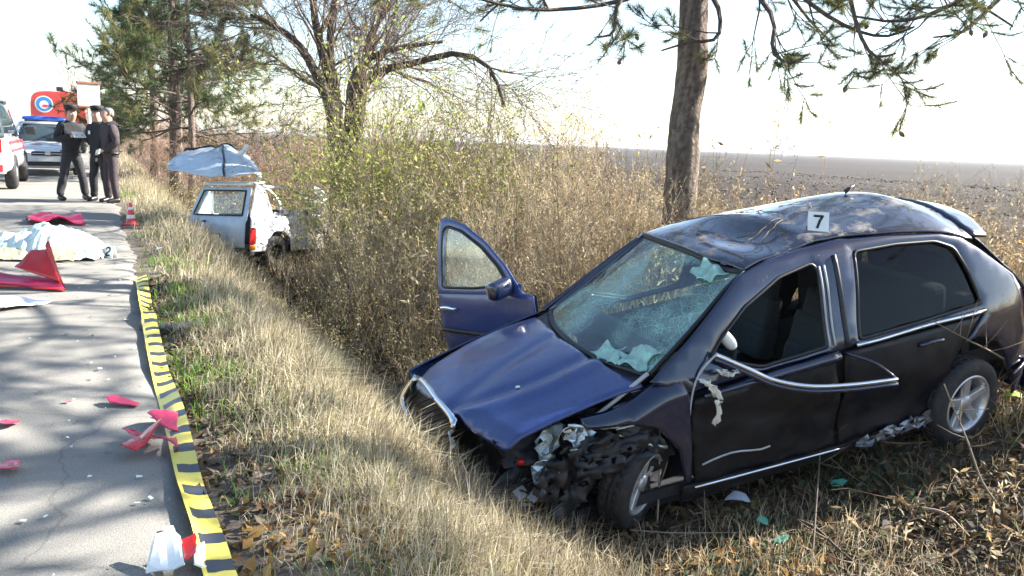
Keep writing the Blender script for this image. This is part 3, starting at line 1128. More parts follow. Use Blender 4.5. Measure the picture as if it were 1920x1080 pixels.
for (s, t, sc) in ((1.5, 8.3, .7), (1.8, 8.8, .7), (1.6, 9.8, .5), (1.9, 8.0, .75), (2.2, 7.3, .8), (2.3, 9.6, .6), (2.7, 6.9, .8), (1.35, 15.8, .8), (1.3, 17.0, .9), (1.25, 18.5, .9), (1.3, 20.5, 1.0), (1.4, 22.5, 1.0)):
    o = put_shrub('li', s, t, sc)
    o['label'] = L_LI if t < 14 else 'low tangled bramble with dull green leaves on the verge beyond the white wreck'


# ---- bare deciduous tree
def pix_path(pts, depth):
    return np.array([Dp(px, py, dd) for (px, py), dd in zip(pts, depth if hasattr(depth, '__len__') else [depth] * len(pts))])


def bare_tree():
    rng = np.random.default_rng(12)
    dep = 14.0
    base = Dp(632, 330, dep)
    base[2] = gz(base[0], base[1]) - .1
    root = empty('bare_tree', tuple(base), label='leafless many stemmed tree rising from the thicket, branches arching to both sides', category='tree')
    stems = [([(632, 330), (625, 240), (604, 165), (566, 92), (520, 52), (470, 28)], .0, .15),
             ([(632, 330), (628, 225), (612, 130), (592, 45), (585, -40), (590, -120)], .3, .15),
             ([(636, 330), (634, 225), (620, 120), (622, 30), (640, -60), (650, -140)], .9, .13),
             ([(640, 330), (655, 230), (662, 150), (690, 112), (740, 92), (830, 78)], -.3, .13),
             ([(642, 330), (672, 230), (684, 160), (720, 132), (770, 120), (860, 100), (920, 130), (945, 200)], -.6, .12),
             ([(642, 330), (668, 235), (676, 165), (690, 90), (720, 20), (760, -60)], .5, .12)]
    cfg = dict(segs=6, wander=.13, up=(.02, .01, .0, -.01), taper=.75, nb=(4, 5, 4, 3), ang=(.3, .9), rr=(.4, .6), lr=(.45, .72))
    cfg['from'] = .2
    br = []
    for pts, dd, r in stems:
        n = len(pts)
        P = pix_path(pts, [dep + dd * i / n * 2 for i in range(n)]) - base
        P[0] = (rng.normal(0, .06), rng.normal(0, .06), 0)
        Q = spline(P, 14)
        R_ = r * (1 - .76 * np.linspace(0, 1, 14)) * .80
        br.append((Q, R_, 0))
        for b in range(20):
            f = rng.uniform(.26, 1)
            i = min(int(f * 13), 12)
            tg = Q[i + 1] - Q[i]
            tg /= np.linalg.norm(tg)
            pr = np.cross(tg, rng.normal(0, 1, 3))
            pr /= np.linalg.norm(pr)
            an = rng.uniform(.35, .95)
            grow(rng, Q[i], tg * math.cos(an) + pr * math.sin(an), rng.uniform(.8, 1.7), R_[i] * rng.uniform(.22, .42), 1, 4, br, cfg)
    main = [b for b in br if b[2] == 0]
    rest = [b for b in br if b[2] > 0]
    g = Geo()
    wood(g, main, (.075, .06, .05), (10,))
    g.build('trunk', M['bark'], root, smooth=True)
    g = Geo()
    wood(g, rest, (.16, .115, .09), (6, 5, 4, 3, 3), minr=.003)
    c = g.build('crown', M['twig'], root)
    g = Geo()
    tips = [b for b in rest if b[2] >= 3]
    B = np.array([tips[i][0][rng.integers(1, 6)] for i in rng.integers(0, len(tips), 260)])
    leaves(g, B, np.zeros_like(B) + (0, 0, -1), .05, [(.30, .26, .10), (.26, .28, .08), (.34, .22, .10)], rng)
    g.build('leaf', M['leaf'], root, kind='stuff')
    return root


bare_tree()


# ---- pines
def needles(g, B, D, ln, wd, per, cols, rng, cone=1.0):
    i = np.repeat(np.arange(len(B)), per)
    m = len(i)
    d = D[i] + rng.normal(0, .62 * cone, (m, 3))
    d /= np.linalg.norm(d, axis=1, keepdims=True)
    e = np.cross(d, rng.normal(0, 1, (m, 3)))
    e /= np.linalg.norm(e, axis=1, keepdims=True)
    P = B[i] - D[i] * (rng.random((m, 1)) * ln * .9)
    L_ = (ln * rng.uniform(.65, 1.2, m))[:, None]
    V = np.stack([P - e * wd * .5, P + e * wd * .5, P + d * L_], 1).reshape(-1, 3)
    g.add(V, tris=np.arange(m * 3).reshape(-1, 3), col=np.repeat(pal(cols, m, rng), 3, 0))


PINE = [(.045, .085, .035), (.06, .105, .04), (.035, .07, .035), (.09, .12, .045)]
PINE_Y = [(.16, .17, .06), (.20, .19, .07), (.10, .14, .05), (.22, .16, .07), (.07, .11, .04)]


def limb_cfg(droop):
    c = dict(segs=6, wander=.10, up=(-.02, .03, .06), taper=.7, nb=(5, 4, 2), ang=(.4, .95), rr=(.4, .6), lr=(.34, .52))
    c['from'] = .3
    return c


def pine(name, base, trunk_pts, trunk_r, limbs, seed, label, needle, twigd=2, cones=0, cols=PINE, group=None):
    """limbs: (point on the trunk, direction, length, radius); needle: (length, width, per tuft, tufts per tip twig)"""
    rng = np.random.default_rng(seed)
    root = empty(name, tuple(base), label=label, category='tree', group=group)
    g = Geo()
    kr, ns = 150, 40
    Q = spline(trunk_pts, kr)
    R_ = np.interp(np.linspace(0, 1, kr), np.linspace(0, 1, len(trunk_r)), trunk_r)
    R_ = R_ * (1 + .05 * vn(np.arange(kr) * .12, np.zeros(kr), 1, seed))
    v, q = tubes(Q[None], R_[None], ns)
    ang = np.tile(np.arange(ns), kr) * 2 * math.pi / ns
    hgt = np.repeat(Q[:, 2], ns)
    plate = np.abs(vn(np.cos(ang) * 3 + 9, np.sin(ang) * 3 + hgt * 2.2, 1.6, seed + 2)) + .5 * np.abs(vn(np.cos(ang) * 6, np.sin(ang) * 6 + hgt * 5, 1.7, seed + 5))
    cen_ = np.repeat(Q, ns, 0)
    v = cen_ + (v - cen_) * (1 + .11 * (plate - .45))[:, None]
    tone = (.5 + .9 * plate.clip(0, .9))[:, None] * rng.uniform(.8, 1.2, (len(v), 1))
    g.add(v, quads=q, col=np.array((.16, .125, .10)) * tone)
    g.build('trunk', M['bark'], root, smooth=True)
    br = []
    for p, d, L_, r in limbs:
        if isinstance(p, np.ndarray) and p.ndim == 2:      # an explicit path
            Qb = spline(p, 12)
            Rb = r * (1 - .7 * np.linspace(0, 1, 12))
            br.append((Qb, Rb, 0))
            for b in range(int(L_)):
                i = rng.integers(2, 11)
                tg = Qb[i + 1] - Qb[i]
                tg /= np.linalg.norm(tg)
                pr = np.cross(tg, rng.normal(0, 1, 3))
                pr /= np.linalg.norm(pr)
                an = rng.uniform(.4, 1.0)
                dd = tg * math.cos(an) + pr * math.sin(an) + np.array([0, 0, -.05])
                grow(rng, Qb[i], dd, rng.uniform(.35, .75), max(.006, Rb[i] * .45), 1, twigd, br, limb_cfg(0))
        else:
            grow(rng, p, d, L_, r, 0, twigd, br, limb_cfg(0))
    g = Geo()
    wood(g, br, (.11, .085, .07), (6, 5, 4, 3), minr=.0042)
    g.build('limbs', M['bark'], root)
    tips = [(b[0], b[2]) for b in br if b[2] >= twigd]
    B, D = [], []
    for p, dpt in tips:
        for k in range(needle[3]):
            j = len(p) - 1 if k == 0 else rng.integers(2, len(p))
            B.append(p[j])
            v = p[j] - p[j - 1]
            D.append(v / (np.linalg.norm(v) + 1e-9))
    B, D = np.array(B), np.array(D)
    g = Geo()
    needles(g, B, D, needle[0], needle[1], needle[2], cols, rng)
    g.build('crown', M['leaf'], root, kind='stuff')
    if cones:
        pick = rng.choice(len(tips), cones, replace=False)
        g0 = Geo()
        prof = [(.001, .0)] + [(.019 * math.sin(math.pi * (u + .08) / 1.12) * (1 + .18 * (i % 2)), -.066 * u) for i, u in enumerate(np.linspace(.06, .95, 9))] + [(.001, -.068)]
        lathe(g0, prof, 8, axis=2, col=(.16, .11, .075), closed=False)
        me = g0.mesh('cone')
        me.materials.append(M['twig'])
        for i in pick:
            o = bpy.data.objects.new('cone', me)
            COL.objects.link(o)
            o.parent = root
            o.location = tips[i][0][-1]
            o.rotation_euler = (rng.normal(0, .5), rng.normal(0, .5), rng.uniform(0, 6))
    return root


def pine_near():
    dep = 9.0
    b = Dp(1272, 420, dep)
    b[2] = gz(b[0], b[1]) - .1
    tp = [b, Dp(1278, 330, dep), Dp(1283, 240, dep), Dp(1297, 130, dep), Dp(1300, 30, dep), Dp(1302, -120, dep), Dp(1308, -420, dep), Dp(1315, -800, dep), Dp(1318, -1150, dep)]
    tp = np.array(tp)
    rng = np.random.default_rng(5)
    limbs = []
    P = lambda L_, dd: (pix_path(L_, dd) - b)
    paths = [([(1300, -60), (1200, -10), (1110, 12), (1000, 18), (900, -2), (840, -30)], [9, 8.8, 8.6, 8.3, 8, 7.8], 10),
             ([(1300, -90), (1210, -25), (1160, 5), (1150, 60), (1120, 70)], [9, 8.8, 8.5, 8.3, 8.2], 5),
             ([(1305, -40), (1345, 10), (1345, 70), (1290, 80), (1240, 95)], [9, 8.8, 8.7, 8.7, 8.7], 4),
             ([(1305, -110), (1400, -30), (1450, 35), (1448, 95), (1480, 118), (1510, 105)], [9, 8.6, 8.3, 8.2, 8.1, 8.0], 9),
             ([(1305, -130), (1440, -60), (1530, 15), (1600, 55), (1660, 68), (1715, 50)], [9, 8.7, 8.4, 8.1, 7.9, 7.8], 11),
             ([(1305, -170), (1480, -90), (1580, -30), (1610, 60), (1640, 105), (1680, 100)], [9, 8.5, 8.1, 7.8, 7.7, 7.6], 9),
             ([(1305, -150), (1420, -70), (1480, -10), (1520, 40), (1560, 80)], [9, 9.3, 9.5, 9.6, 9.7], 8)]
    paths += [([(1960, -150), (1860, -40), (1760, 20), (1680, 40), (1600, 30)], [8.2, 8.0, 7.8, 7.7, 7.6], 10),
              ([(1980, -120), (1900, -30), (1840, 30), (1800, 62), (1750, 70)], [8.4, 8.2, 8.1, 8.0, 8.0], 9),
              ([(1305, -200), (1500, -110), (1650, -60), (1800, -10), (1900, 50)], [9, 8.6, 8.3, 8.0, 7.9], 12),
              ([(1300, -120), (1180, -60), (1060, -30), (960, -10), (900, 40)], [9, 9.2, 9.3, 9.4, 9.5], 9)]
    for pts, dd, nb in paths:
        limbs.append((P(pts, dd), None, nb, .032))
    for i in range(22):
        h = rng.uniform(4.2, 9.5)
        a = rng.uniform(0, 6.28)
        j = np.interp(h, [0, 9.6], [0, 1])
        limbs.append((np.array([.15, .0, h]), (math.cos(a), math.sin(a), rng.uniform(-.1, .3)), rng.uniform(1.6, 3.2) * (1 - .06 * (h - 4)), .04))
    return pine('pine_tree', b, tp - b, [.185, .165, .160, .150, .145, .13, .10, .06, .02], limbs, 8,
                'tall pine with a bare grey trunk standing behind the roof of the dark wrecked car', (.12, .0044, 34, 3), 2, 34, PINE_Y)


pine_near()


def pine_far(name, px, py, dep, H, seed, label, low, cols, nl=44, rmax=3.0, group=None, trunk=.16, twigd=2, nd=(.24, .016, 15, 3)):
    b = Dp(px, py, dep)
    b[2] = gz(b[0], b[1]) - .1
    rng = np.random.default_rng(seed)
    tp = np.array([(0, 0, 0), (.05, 0, H * .3), (.0, .05, H * .6), (.05, 0, H)])
    limbs = []
    for i in range(nl):
        f = rng.uniform(0, 1) ** 1.1
        h = low + (H - low) * f * .96
        a = rng.uniform(0, 6.28)
        L_ = rmax * (1 - .72 * f) * rng.uniform(.65, 1.1)
        limbs.append((np.array([.0, .0, h]), (math.cos(a), math.sin(a), rng.uniform(-.12, .25)), L_, .035))
    return pine(name, b, tp, [trunk, trunk * .85, trunk * .6, .02], limbs, seed, label, nd, twigd, 0, cols, group)


pine_far('pine_tree', 328, 285, 25, 8.2, 21, 'dark green pine with a thick trunk standing among the rust brown bushes', 1.9, PINE + PINE_Y[:1], 52, 3.0, trunk=.2)
pine_far('pine_tree', 357, 280, 24, 7.6, 22, 'yellowish pine with a slender straight trunk beside the thick trunked pine', 2.1, PINE_Y, 40, 2.7, trunk=.1)
pine_far('pine_tree', 288, 262, 31, 8.8, 23, 'deep green pine whose lowest boughs hang beside the white board', 1.9, PINE, 90, 2.1)
# a pine outside the frame: its crown throws the shade over the near end of the road
def off_pine(name, s, t, H, low, seed, label, nl, rmax):
    x, y = xy(s, t)
    rng = np.random.default_rng(seed)
    b = np.array([x, y, gz(x, y) - .1])
    tp = np.array([(0, 0, 0), (.05, 0, H * .3), (.0, .05, H * .6), (.05, 0, H)])
    limbs = []
    for i in range(nl):
        f = rng.uniform(0, 1)
        h = low + (H - low) * f * .96
        a = rng.uniform(0, 6.28)
        limbs.append((np.array([.0, .0, h]), (math.cos(a), math.sin(a), rng.uniform(.0, .25)), rmax * (1 - .6 * f) * rng.uniform(.65, 1.1), .04))
    return pine(name, b, tp, [.17, .15, .1, .02], limbs, seed, label, (.17, .010, 18, 4), 2, 12, PINE_Y)


off_pine('pine_tree', 8.0, 3.0, 9.0, 4.2, 31, 'pine with low spreading boughs beside the tail of the dark wrecked car', 62, 2.9)
# small bare tree far down the road
rng_ = np.random.default_rng(91)
b_ = Dp(135, 262, 48)
b_[2] = -.1
rt_ = empty('roadside_tree', tuple(b_), label='small leafless tree behind the red truck', category='tree')
br_ = []
c_ = dict(segs=6, wander=.12, up=(.05, .03, .02), taper=.75, nb=(6, 5, 3), ang=(.3, .8), rr=(.4, .6), lr=(.45, .7))
c_['from'] = .25
for i in range(3):
    grow(rng_, (0, 0, 0), (rng_.normal(0, .25), rng_.normal(0, .25), 1), 3.2, .09, 0, 3, br_, c_)
g = Geo()
wood(g, [b for b in br_ if b[2] == 0], (.3, .26, .22), (6,))
g.build('trunk', M['bark'], rt_)
g = Geo()
wood(g, [b for b in br_ if b[2] > 0], (.3, .26, .22), (4, 4, 3, 3), minr=.006)
g.build('crown', M['twig'], rt_)

# ------------------------------------------------------------------ dark wrecked hatchback
CE = (math.radians(-3.569), math.radians(10.101), math.radians(200.102))
CL = (.27204, 4.99455, -.72413)
car = empty('wrecked_hatchback', CL, CE, label='dark blue wrecked hatchback nose down in the ditch with its far door open', category='car')
_cm = np.array(Matrix.Translation((0, 0, 0)) @ __import__('mathutils').Euler(CE, 'XYZ').to_matrix().to_4x4())[:3, :3]
_co = (EYEP - np.array(CL)) @ _cm


def cpx(px, py, ax, v):
    """photo pixel -> car-local point on the plane where coordinate ax equals v"""
    d = pxdir(px, py) @ _cm
    return _co + d * ((v - _co[ax]) / d[ax])


HW = pchip([-3.18, -3.08, -2.85, -2.5, -1.5, -.5, .1, .45, .70, .82], [.60, .70, .78, .82, .83, .825, .815, .775, .70, .60])
SECF = pchip([.12, .25, .40, .58, .72, .80, .90, .97, 1.15, 1.30, 1.38, 1.44, 1.6], [.88, .955, .985, 1, .99, .98, .955, .92, .84, .755, .69, .60, .4])


def dents(x, z):
    """how far the struck left side is pushed in"""
    d = .035 * np.exp(-(((x + .75) / .28) ** 2 + ((z - .55) / .2) ** 2))
    d = d + .05 * np.exp(-(((x + 1.75) / .35) ** 2 + ((z - .42) / .13) ** 2))
    d = d + .020 * fbm(x, z, 4, 3) * np.exp(-((z - .5) / .35) ** 2)
    d = d + .030 * np.exp(-np.abs(z - .62 - .22 * (x + 1.0)) / .03) * (x > -1.52) * (x < -.55)
    d = d + .022 * np.abs(np.sin(11 * x + 7 * z + 2 * fbm(x, z, 3, 1))) * np.exp(-((z - .40) / .16) ** 2)
    return d


def side_map(sg, dent=False, off=0.0):
    def f(x, z):
        y = HW(x) * SECF(z) + off
        if dent:
            y = y - dents(x, z)
        return np.stack([x, sg * y, z], -1)
    return f


RAIL = [(-.36, .95), (-.62, 1.10), (-.83, 1.235), (-1.03, 1.36), (-1.25, 1.405), (-1.48, 1.42), (-1.71, 1.425), (-2.07, 1.395), (-2.44, 1.345),
        (-2.58, 1.30), (-2.70, 1.21), (-2.83, 1.10), (-2.96, 1.0), (-3.02, .89)]
railz = pchip([a for a, b in RAIL], [b for a, b in RAIL])
QUART = [(-3.04, .63), (-3.06, .42), (-2.88, .40), (-2.82, .52), (-2.72, .645), (-2.57, .715), (-2.44, .705), (-2.50, .76), (-2.61, .865), (-1.62, .862), (-.72, .845), (-.57, .84), (-.44, .90)]
WIN1 = [(-.73, .99), (-.83, 1.08), (-1.0, 1.195), (-1.26, 1.30), (-1.50, 1.335), (-1.525, 1.30), (-1.49, 1.14), (-1.45, .90), (-1.02, .885)]
WIN2 = [(-1.70, 1.345), (-1.85, 1.345), (-2.1, 1.335), (-2.38, 1.305), (-2.50, 1.25), (-2.555, 1.11), (-2.59, .97), (-2.59, .915), (-2.09, .90), (-1.655, .895)]
WIN2L = [(-1.80, 1.345), (-2.1, 1.335), (-2.38, 1.305), (-2.50, 1.25), (-2.555, 1.11), (-2.59, .97), (-2.59, .915), (-2.09, .90), (-1.675, .895)]
for sg in (1, -1):
    lf = sg > 0
    mp = side_map(sg, lf)
    bs = panel('body_side', RAIL + QUART, mp, M['paint'], car, holes=[WIN1, WIN2L if lf else WIN2], step=.06, flip=lf, roll=.008, inset=.014, rnd=.012, th=.03)
    # rear side glass
    w2 = WIN2L if lf else WIN2
    panel('rear_side_window', w2, side_map(sg, lf, -.018), M['glass_dark'], car, step=.08, th=0, flip=lf, roll=0, rnd=.03)
    # black rubber round the windows
    for w in (WIN1, w2):
        q = resample(rounded(w, .03), .03)
        P3 = side_map(sg, lf, -.004)(q[:, 0], q[:, 1])
        gg = Geo()
        P3 = np.vstack([P3, P3[:1]])
        tube1(gg, P3, .010, 5)
        gg.build('window_seal', M['black'], car, smooth=True)
    # rear door
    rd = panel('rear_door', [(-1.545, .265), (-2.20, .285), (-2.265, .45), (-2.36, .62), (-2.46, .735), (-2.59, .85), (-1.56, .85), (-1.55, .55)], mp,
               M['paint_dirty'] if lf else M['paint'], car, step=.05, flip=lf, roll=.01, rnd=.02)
    gg = Geo()
    hp = spline([(-2.08, 0, .775), (-2.14, 0, .782), (-2.20, 0, .78), (-2.26, 0, .772)], 10)
    hp[:, 1] = sg * (HW(hp[:, 0]) * SECF(hp[:, 2]) + np.array([.0] + [.022] * 8 + [.0]))
    tube1(gg, hp, .014, 8)
    gg.build('door_handle', M['paint'], rd, smooth=True)
    # bright moulding under the rear window
    gg = Geo()
    xs = np.linspace(-1.64, -2.60, 14)
    tube1(gg, np.stack([xs, sg * (HW(xs) * SECF(.875) + .012 - (dents(xs, .875) if lf else 0)), np.full(14, .876) + .004 * np.sin(xs * 8)], 1), .013, 6)
    gg.build('belt_moulding', M['chrome'] if lf else M['black'], rd, smooth=True)
    # sill
    panel('sill', [(-.50, .16), (-2.27, .16), (-2.25, .275), (-1.6, .245), (-.52, .285)], side_map(sg, lf, -.02), M['black'], car, step=.06, flip=lf)
    # rear bumper corner
    panel('rear_bumper', [(-2.90, .385), (-3.08, .405), (-3.12, .25), (-3.06, .17), (-2.96, .20), (-2.92, .30)], side_map(sg, False, .012), M['paint'], car, step=.05, flip=lf)

# left front door, struck: skin pushed in, window frame bent outwards
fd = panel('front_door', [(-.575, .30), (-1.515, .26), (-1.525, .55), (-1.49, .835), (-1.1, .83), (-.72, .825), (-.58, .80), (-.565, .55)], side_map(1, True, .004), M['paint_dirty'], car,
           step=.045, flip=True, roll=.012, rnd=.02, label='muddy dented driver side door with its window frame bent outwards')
gg = Geo()
xs = np.linspace(-.64, -1.50, 16)
tube1(gg, np.stack([xs, HW(xs) * SECF(.82) + .018 - dents(xs, .82), np.interp(xs, [-1.5, -1.1, -.64], [.845, .835, .815])], 1), np.interp(xs, [-1.5, -1.0, -.64], [.032, .026, .012]), 8)
gg.build('door_top_edge', M['paint'], fd, smooth=True)
fr = [cpx(1340, 664, 1, .77), cpx(1400, 690, 1, .84), cpx(1450, 712, 1, .89), cpx(1520, 724, 1, .96), cpx(1600, 721, 1, 1.0), cpx(1682, 711, 1, 1.02)]
for dz, r, mt in ((0, .013, M['chrome']), (-.028, .014, M['paint'])):
    gg = Geo()
    q = spline(fr, 22)
    q[:, 2] += dz
    tube1(gg, q, r, 7)
    gg.build('window_frame', mt, fd, smooth=True)
gg = Geo()
q = spline([cpx(1682, 711, 1, 1.02), cpx(1640, 680, 1, .94), cpx(1580, 660, 1, .80)], 10)
tube1(gg, q, .009, 6)
gg.build('window_frame', M['paint'], fd, smooth=True)
gg = Geo()
q = spline([cpx(1345, 662, 1, .78), cpx(1312, 700, 1, .79), cpx(1296, 750, 1, .80), cpx(1290, 830, 1, .81)], 12)
tube1(gg, q, .006, 6)
gg.build('door_edge', M['lightseal'], fd, smooth=True)
# pale rubbing strip and scratches along the sill
gg = Geo()
xs = np.linspace(-.62, -1.05, 8)
tube1(gg, np.stack([xs, HW(xs) * SECF(.42) + .012 - dents(xs, .42), .42 + .015 * np.sin(xs * 14)], 1), .006, 5)
gg.build('rub_strip', M['lightseal'], fd, smooth=True)
gg = Geo()
xs = np.linspace(-.56, -1.55, 14)
tube1(gg, np.stack([xs, HW(xs) * SECF(.28) + .014, np.interp(xs, [-1.55, -.56], [.262, .295])], 1), .009, 6)
gg.build('sill_trim', M['chrome'], car, smooth=True)
# two light seals on the door post
for a in (0, .034):
    gg = Geo()
    q = spline([(-1.535 - a, 0, 1.315), (-1.515 - a, 0, 1.20), (-1.487 - a, 0, 1.05), (-1.468 - a, 0, .90)], 14)
    q[:, 1] = HW(q[:, 0]) * SECF(q[:, 2]) + .006
    tube1(gg, q, .0065, 6)
    gg.build('door_seal', M['lightseal'], car, smooth=True)
gg = Geo()
q = spline([(-1.66, 0, 1.35), (-1.62, 0, 1.12), (-1.59, 0, .87)], 12)
q[:, 1] = HW(q[:, 0]) * SECF(q[:, 2]) - .002
tube1(gg, q, .016, 6)
gg.build('door_gap', M['black'], car, smooth=True)


# left wing: only its crown is left, torn off ahead of the wheel
def wing_map(x, z):
    top = np.interp(x, [-.56, -.42, -.2, .05], [.95, .94, .86, .845])
    y = HW(x) * SECF(np.minimum(z, .75)) + .01 - 10 * np.clip(z - (top - .095), 0, 1) ** 2
    return np.stack([x, y, z], -1)


panel('front_wing', [(.05, .845), (-.10, .848), (-.22, .865), (-.42, .945), (-.53, .94), (-.555, .83), (-.545, .33), (-.50, .33), (-.47, .55), (-.36, .70), (-.2, .765), (-.05, .785), (.04, .80)], wing_map, M['paint'], car,
      step=.035, flip=True, roll=.01, label='torn blue front wing above the exposed wheel')
panel('front_wing', [(.62, .74), (.3, .80), (.0, .86), (-.42, .945), (-.53, .94), (-.555, .83), (-.545, .30), (-.42, .30), (-.37, .5), (-.2, .64), (0, .68), (.2, .64), (.37, .5), (.42, .3), (.62, .3)], side_map(-1), M['paint'], car,
      step=.06, roll=.01)

# roof
def roof_half(x):
    xc = np.clip(x, -2.60, -1.04)
    return HW(xc) * SECF(railz(xc)) - .004 - .10 * np.clip(-2.60 - x, 0, 1)


crown = pchip([-3.1, -2.9, -2.6, -1.9, -1.3, -1.0], [.14, .15, .16, .095, .06, .045])


def roof_map(x, y):
    rz = railz(np.clip(x, -2.62, -1.03))
    rz = np.where(x < -2.62, railz(-2.62) - .30 * (-2.62 - x) * .8, rz)
    z = rz + .006 + crown(x) * (1 - np.clip(y / roof_half(x), -1.2, 1.2) ** 2)
    z = z - .055 * np.exp(-(((x + 1.30) / .16) ** 2 + ((y - .12) / .28) ** 2))
    z = z + .02 * np.exp(-(((x + 1.52 + .15 * y) / .07) ** 2 + ((y + .0) / .40) ** 2))
    z = z - .02 * np.exp(-(((x + 1.75) / .2) ** 2 + ((y + .25) / .2) ** 2))
    z = z + .007 * fbm(x, y, 3.5, 6) * (x > -2.4)
    return np.stack([x, y, z], -1)


M['roofpaint'] = pbr('navy_roof_paint', (.007, .011, .026), .2, 0, coat=1.0, coat_rough=.07, noise=(4, .3), dirt=((.15, .135, .12), 5.5, .52, .16), bump=(3.5, .22, .03))  # roof dust, lightened to stand in for the sky's reflection as well
_rx = [-1.07, -1.2, -1.4, -1.6, -1.8, -2.0, -2.2, -2.4, -2.55, -2.70]
_re = [(x, float(roof_half(np.array(x)))) for x in _rx]
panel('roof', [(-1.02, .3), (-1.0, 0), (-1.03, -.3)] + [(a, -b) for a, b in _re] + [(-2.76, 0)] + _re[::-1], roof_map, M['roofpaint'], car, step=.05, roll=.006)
panel('rear_spoiler', [(-2.72, .585), (-2.78, 0), (-2.72, -.585), (-2.86, -.57), (-2.98, -.3), (-2.99, 0), (-2.98, .3), (-2.86, .57)], lambda x, y: roof_map(x, y) + np.array([0, 0, .012]), M['paint'], car, step=.05, roll=.012, th=.03)
gg = Geo()
tube1(gg, [roof_map(np.array([-2.30]), np.array([-.05]))[0] + (0, 0, d) for d in (0, .02)] + [roof_map(np.array([-2.34]), np.array([-.05]))[0] + (-.03, 0, .05)], [.022, .016, .006], 8)
gg.build('aerial_base', M['black'], car, smooth=True)


# tail
def tail_map(y, z):
    x = np.interp(z, [.17, .4, .63, .89, 1.0, 1.2, 1.32], [-3.07, -3.10, -3.08, -3.06, -3.0, -2.82, -2.68]) - .07 * (1 - (y / .75) ** 2)
    return np.stack([x, y, z], -1)


panel('tailgate', [(-.66, .42), (.66, .42), (.70, .88), (.58, 1.05), (.48, 1.31), (-.48, 1.31), (-.58, 1.05), (-.70, .88)], tail_map, M['paint'], car, holes=[[(-.50, .98), (.50, .98), (.42, 1.25), (-.42, 1.25)]], step=.07, flip=True)
panel('rear_window', [(-.51, .97), (.51, .97), (.43, 1.26), (-.43, 1.26)], lambda y, z: tail_map(y, z) + np.array([.012, 0, 0]), M['glass_dark'], car, step=.1, th=0, flip=True, roll=0)
panel('rear_bumper', [(-.70, .17), (.70, .17), (.72, .40), (-.72, .40)], lambda y, z: tail_map(y, z) - np.array([.03, 0, 0]), M['paint'], car, step=.08, flip=True, th=.03)
for sg in (1, -1):
    panel('tail_light', [(sg * .54, .68), (sg * .70, .68), (sg * .71, .90), (sg * .58, .92)], lambda y, z: tail_map(y, z) - np.array([.016, 0, 0]), M['red_lens'], car, step=.05, flip=True)


# bonnet: sprung from its catch and creased
def hood_map(x, y):
    z = pchip([-.42, -.2, .1, .35, .55, .70], [.965, .955, .905, .845, .785, .72])(x)
    z = z - .055 * (y / .7) ** 2 + .012
    d1 = (y - (.30 - .55 * (x - .0) ** 2))
    z = z - .016 * np.exp(-(d1 / .05) ** 2) + .014 * np.exp(-((d1 - .10) / .06) ** 2)
    d2 = (y + .12 - .35 * (x + .1))
    z = z - .012 * np.exp(-(d2 / .07) ** 2)
    lip = np.clip((x - (.50 - .32 * (y - .25))) / .12, 0, 1) * np.clip((y - .22) / .1, 0, 1)
    z = z - .045 * lip
    z = z + .006 * fbm(x, y, 4, 8)
    return np.stack([x, y, z], -1)


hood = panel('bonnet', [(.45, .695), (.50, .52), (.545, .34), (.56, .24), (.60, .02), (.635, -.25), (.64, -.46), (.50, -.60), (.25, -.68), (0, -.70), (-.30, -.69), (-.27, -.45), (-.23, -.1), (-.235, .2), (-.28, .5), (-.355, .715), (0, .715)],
             hood_map, M['hood_sky_paint'], car, step=.035, roll=.014, inset=.012, th=.02, rnd=.03)
gg = Geo()
lathe(gg, [(.001, .004), (.012, .004), (.015, 0), (.001, -.002)], 10, axis=2, c=hood_map(np.array([.20]), np.array([.26]))[0] + (0, 0, .002), closed=False)
gg.build('washer_jet', M['white_plastic'], hood)


# cowl, windscreen
def screen_map(u, v):
    x = -.40 - .68 * v + .15 * (1 - u * u) * (1 - .55 * v)
    y = u * (.675 - .115 * v)
    z = .955 + .41 * v + .03 * (1 - u * u) * v - .012 * np.abs(u) * (1 - v)
    z = z + .010 * fbm(u * 1.0, v, 3, 2) - .03 * np.exp(-(((u - .75) / .25) ** 2 + ((v - 1) / .15) ** 2)) - .035 * np.exp(-(((u - .5) / .3) ** 2 + ((v - .25) / .25) ** 2))
    return np.stack([x, y, z], -1)


panel('windscreen', [(-1, 0), (1, 0), (1, 1), (-1, 1)], screen_map, M['screen'], car, step=.09, th=0, roll=0, rnd=.05, inset=.03)
for uu, mt, rr in ((np.stack([np.linspace(-1, 1, 20), np.zeros(20)], 1), M['black'], .018), (np.stack([np.linspace(-1, 1, 20), np.ones(20)], 1), M['black'], .022),
                   (np.stack([np.full(12, 1.0), np.linspace(0, 1, 12)], 1), M['black'], .014), (np.stack([np.full(12, -1.0), np.linspace(0, 1, 12)], 1), M['paint'], .022)):
    gg = Geo()
    tube1(gg, screen_map(uu[:, 0], uu[:, 1]), rr, 6)
    gg.build('windscreen_surround', mt, car, smooth=True)
gg = Geo()
us = np.linspace(-1, 1, 20)
a = screen_map(us, np.zeros(20)) + np.array([0, 0, -.02])
b = a + np.array([.13, 0, -.035])
gg.add(np.concatenate([a, b]), quads=[(i, i + 1, 21 + i, 20 + i) for i in range(19)])
solid(gg.build('cowl', M['black'], car, smooth=True), .02)
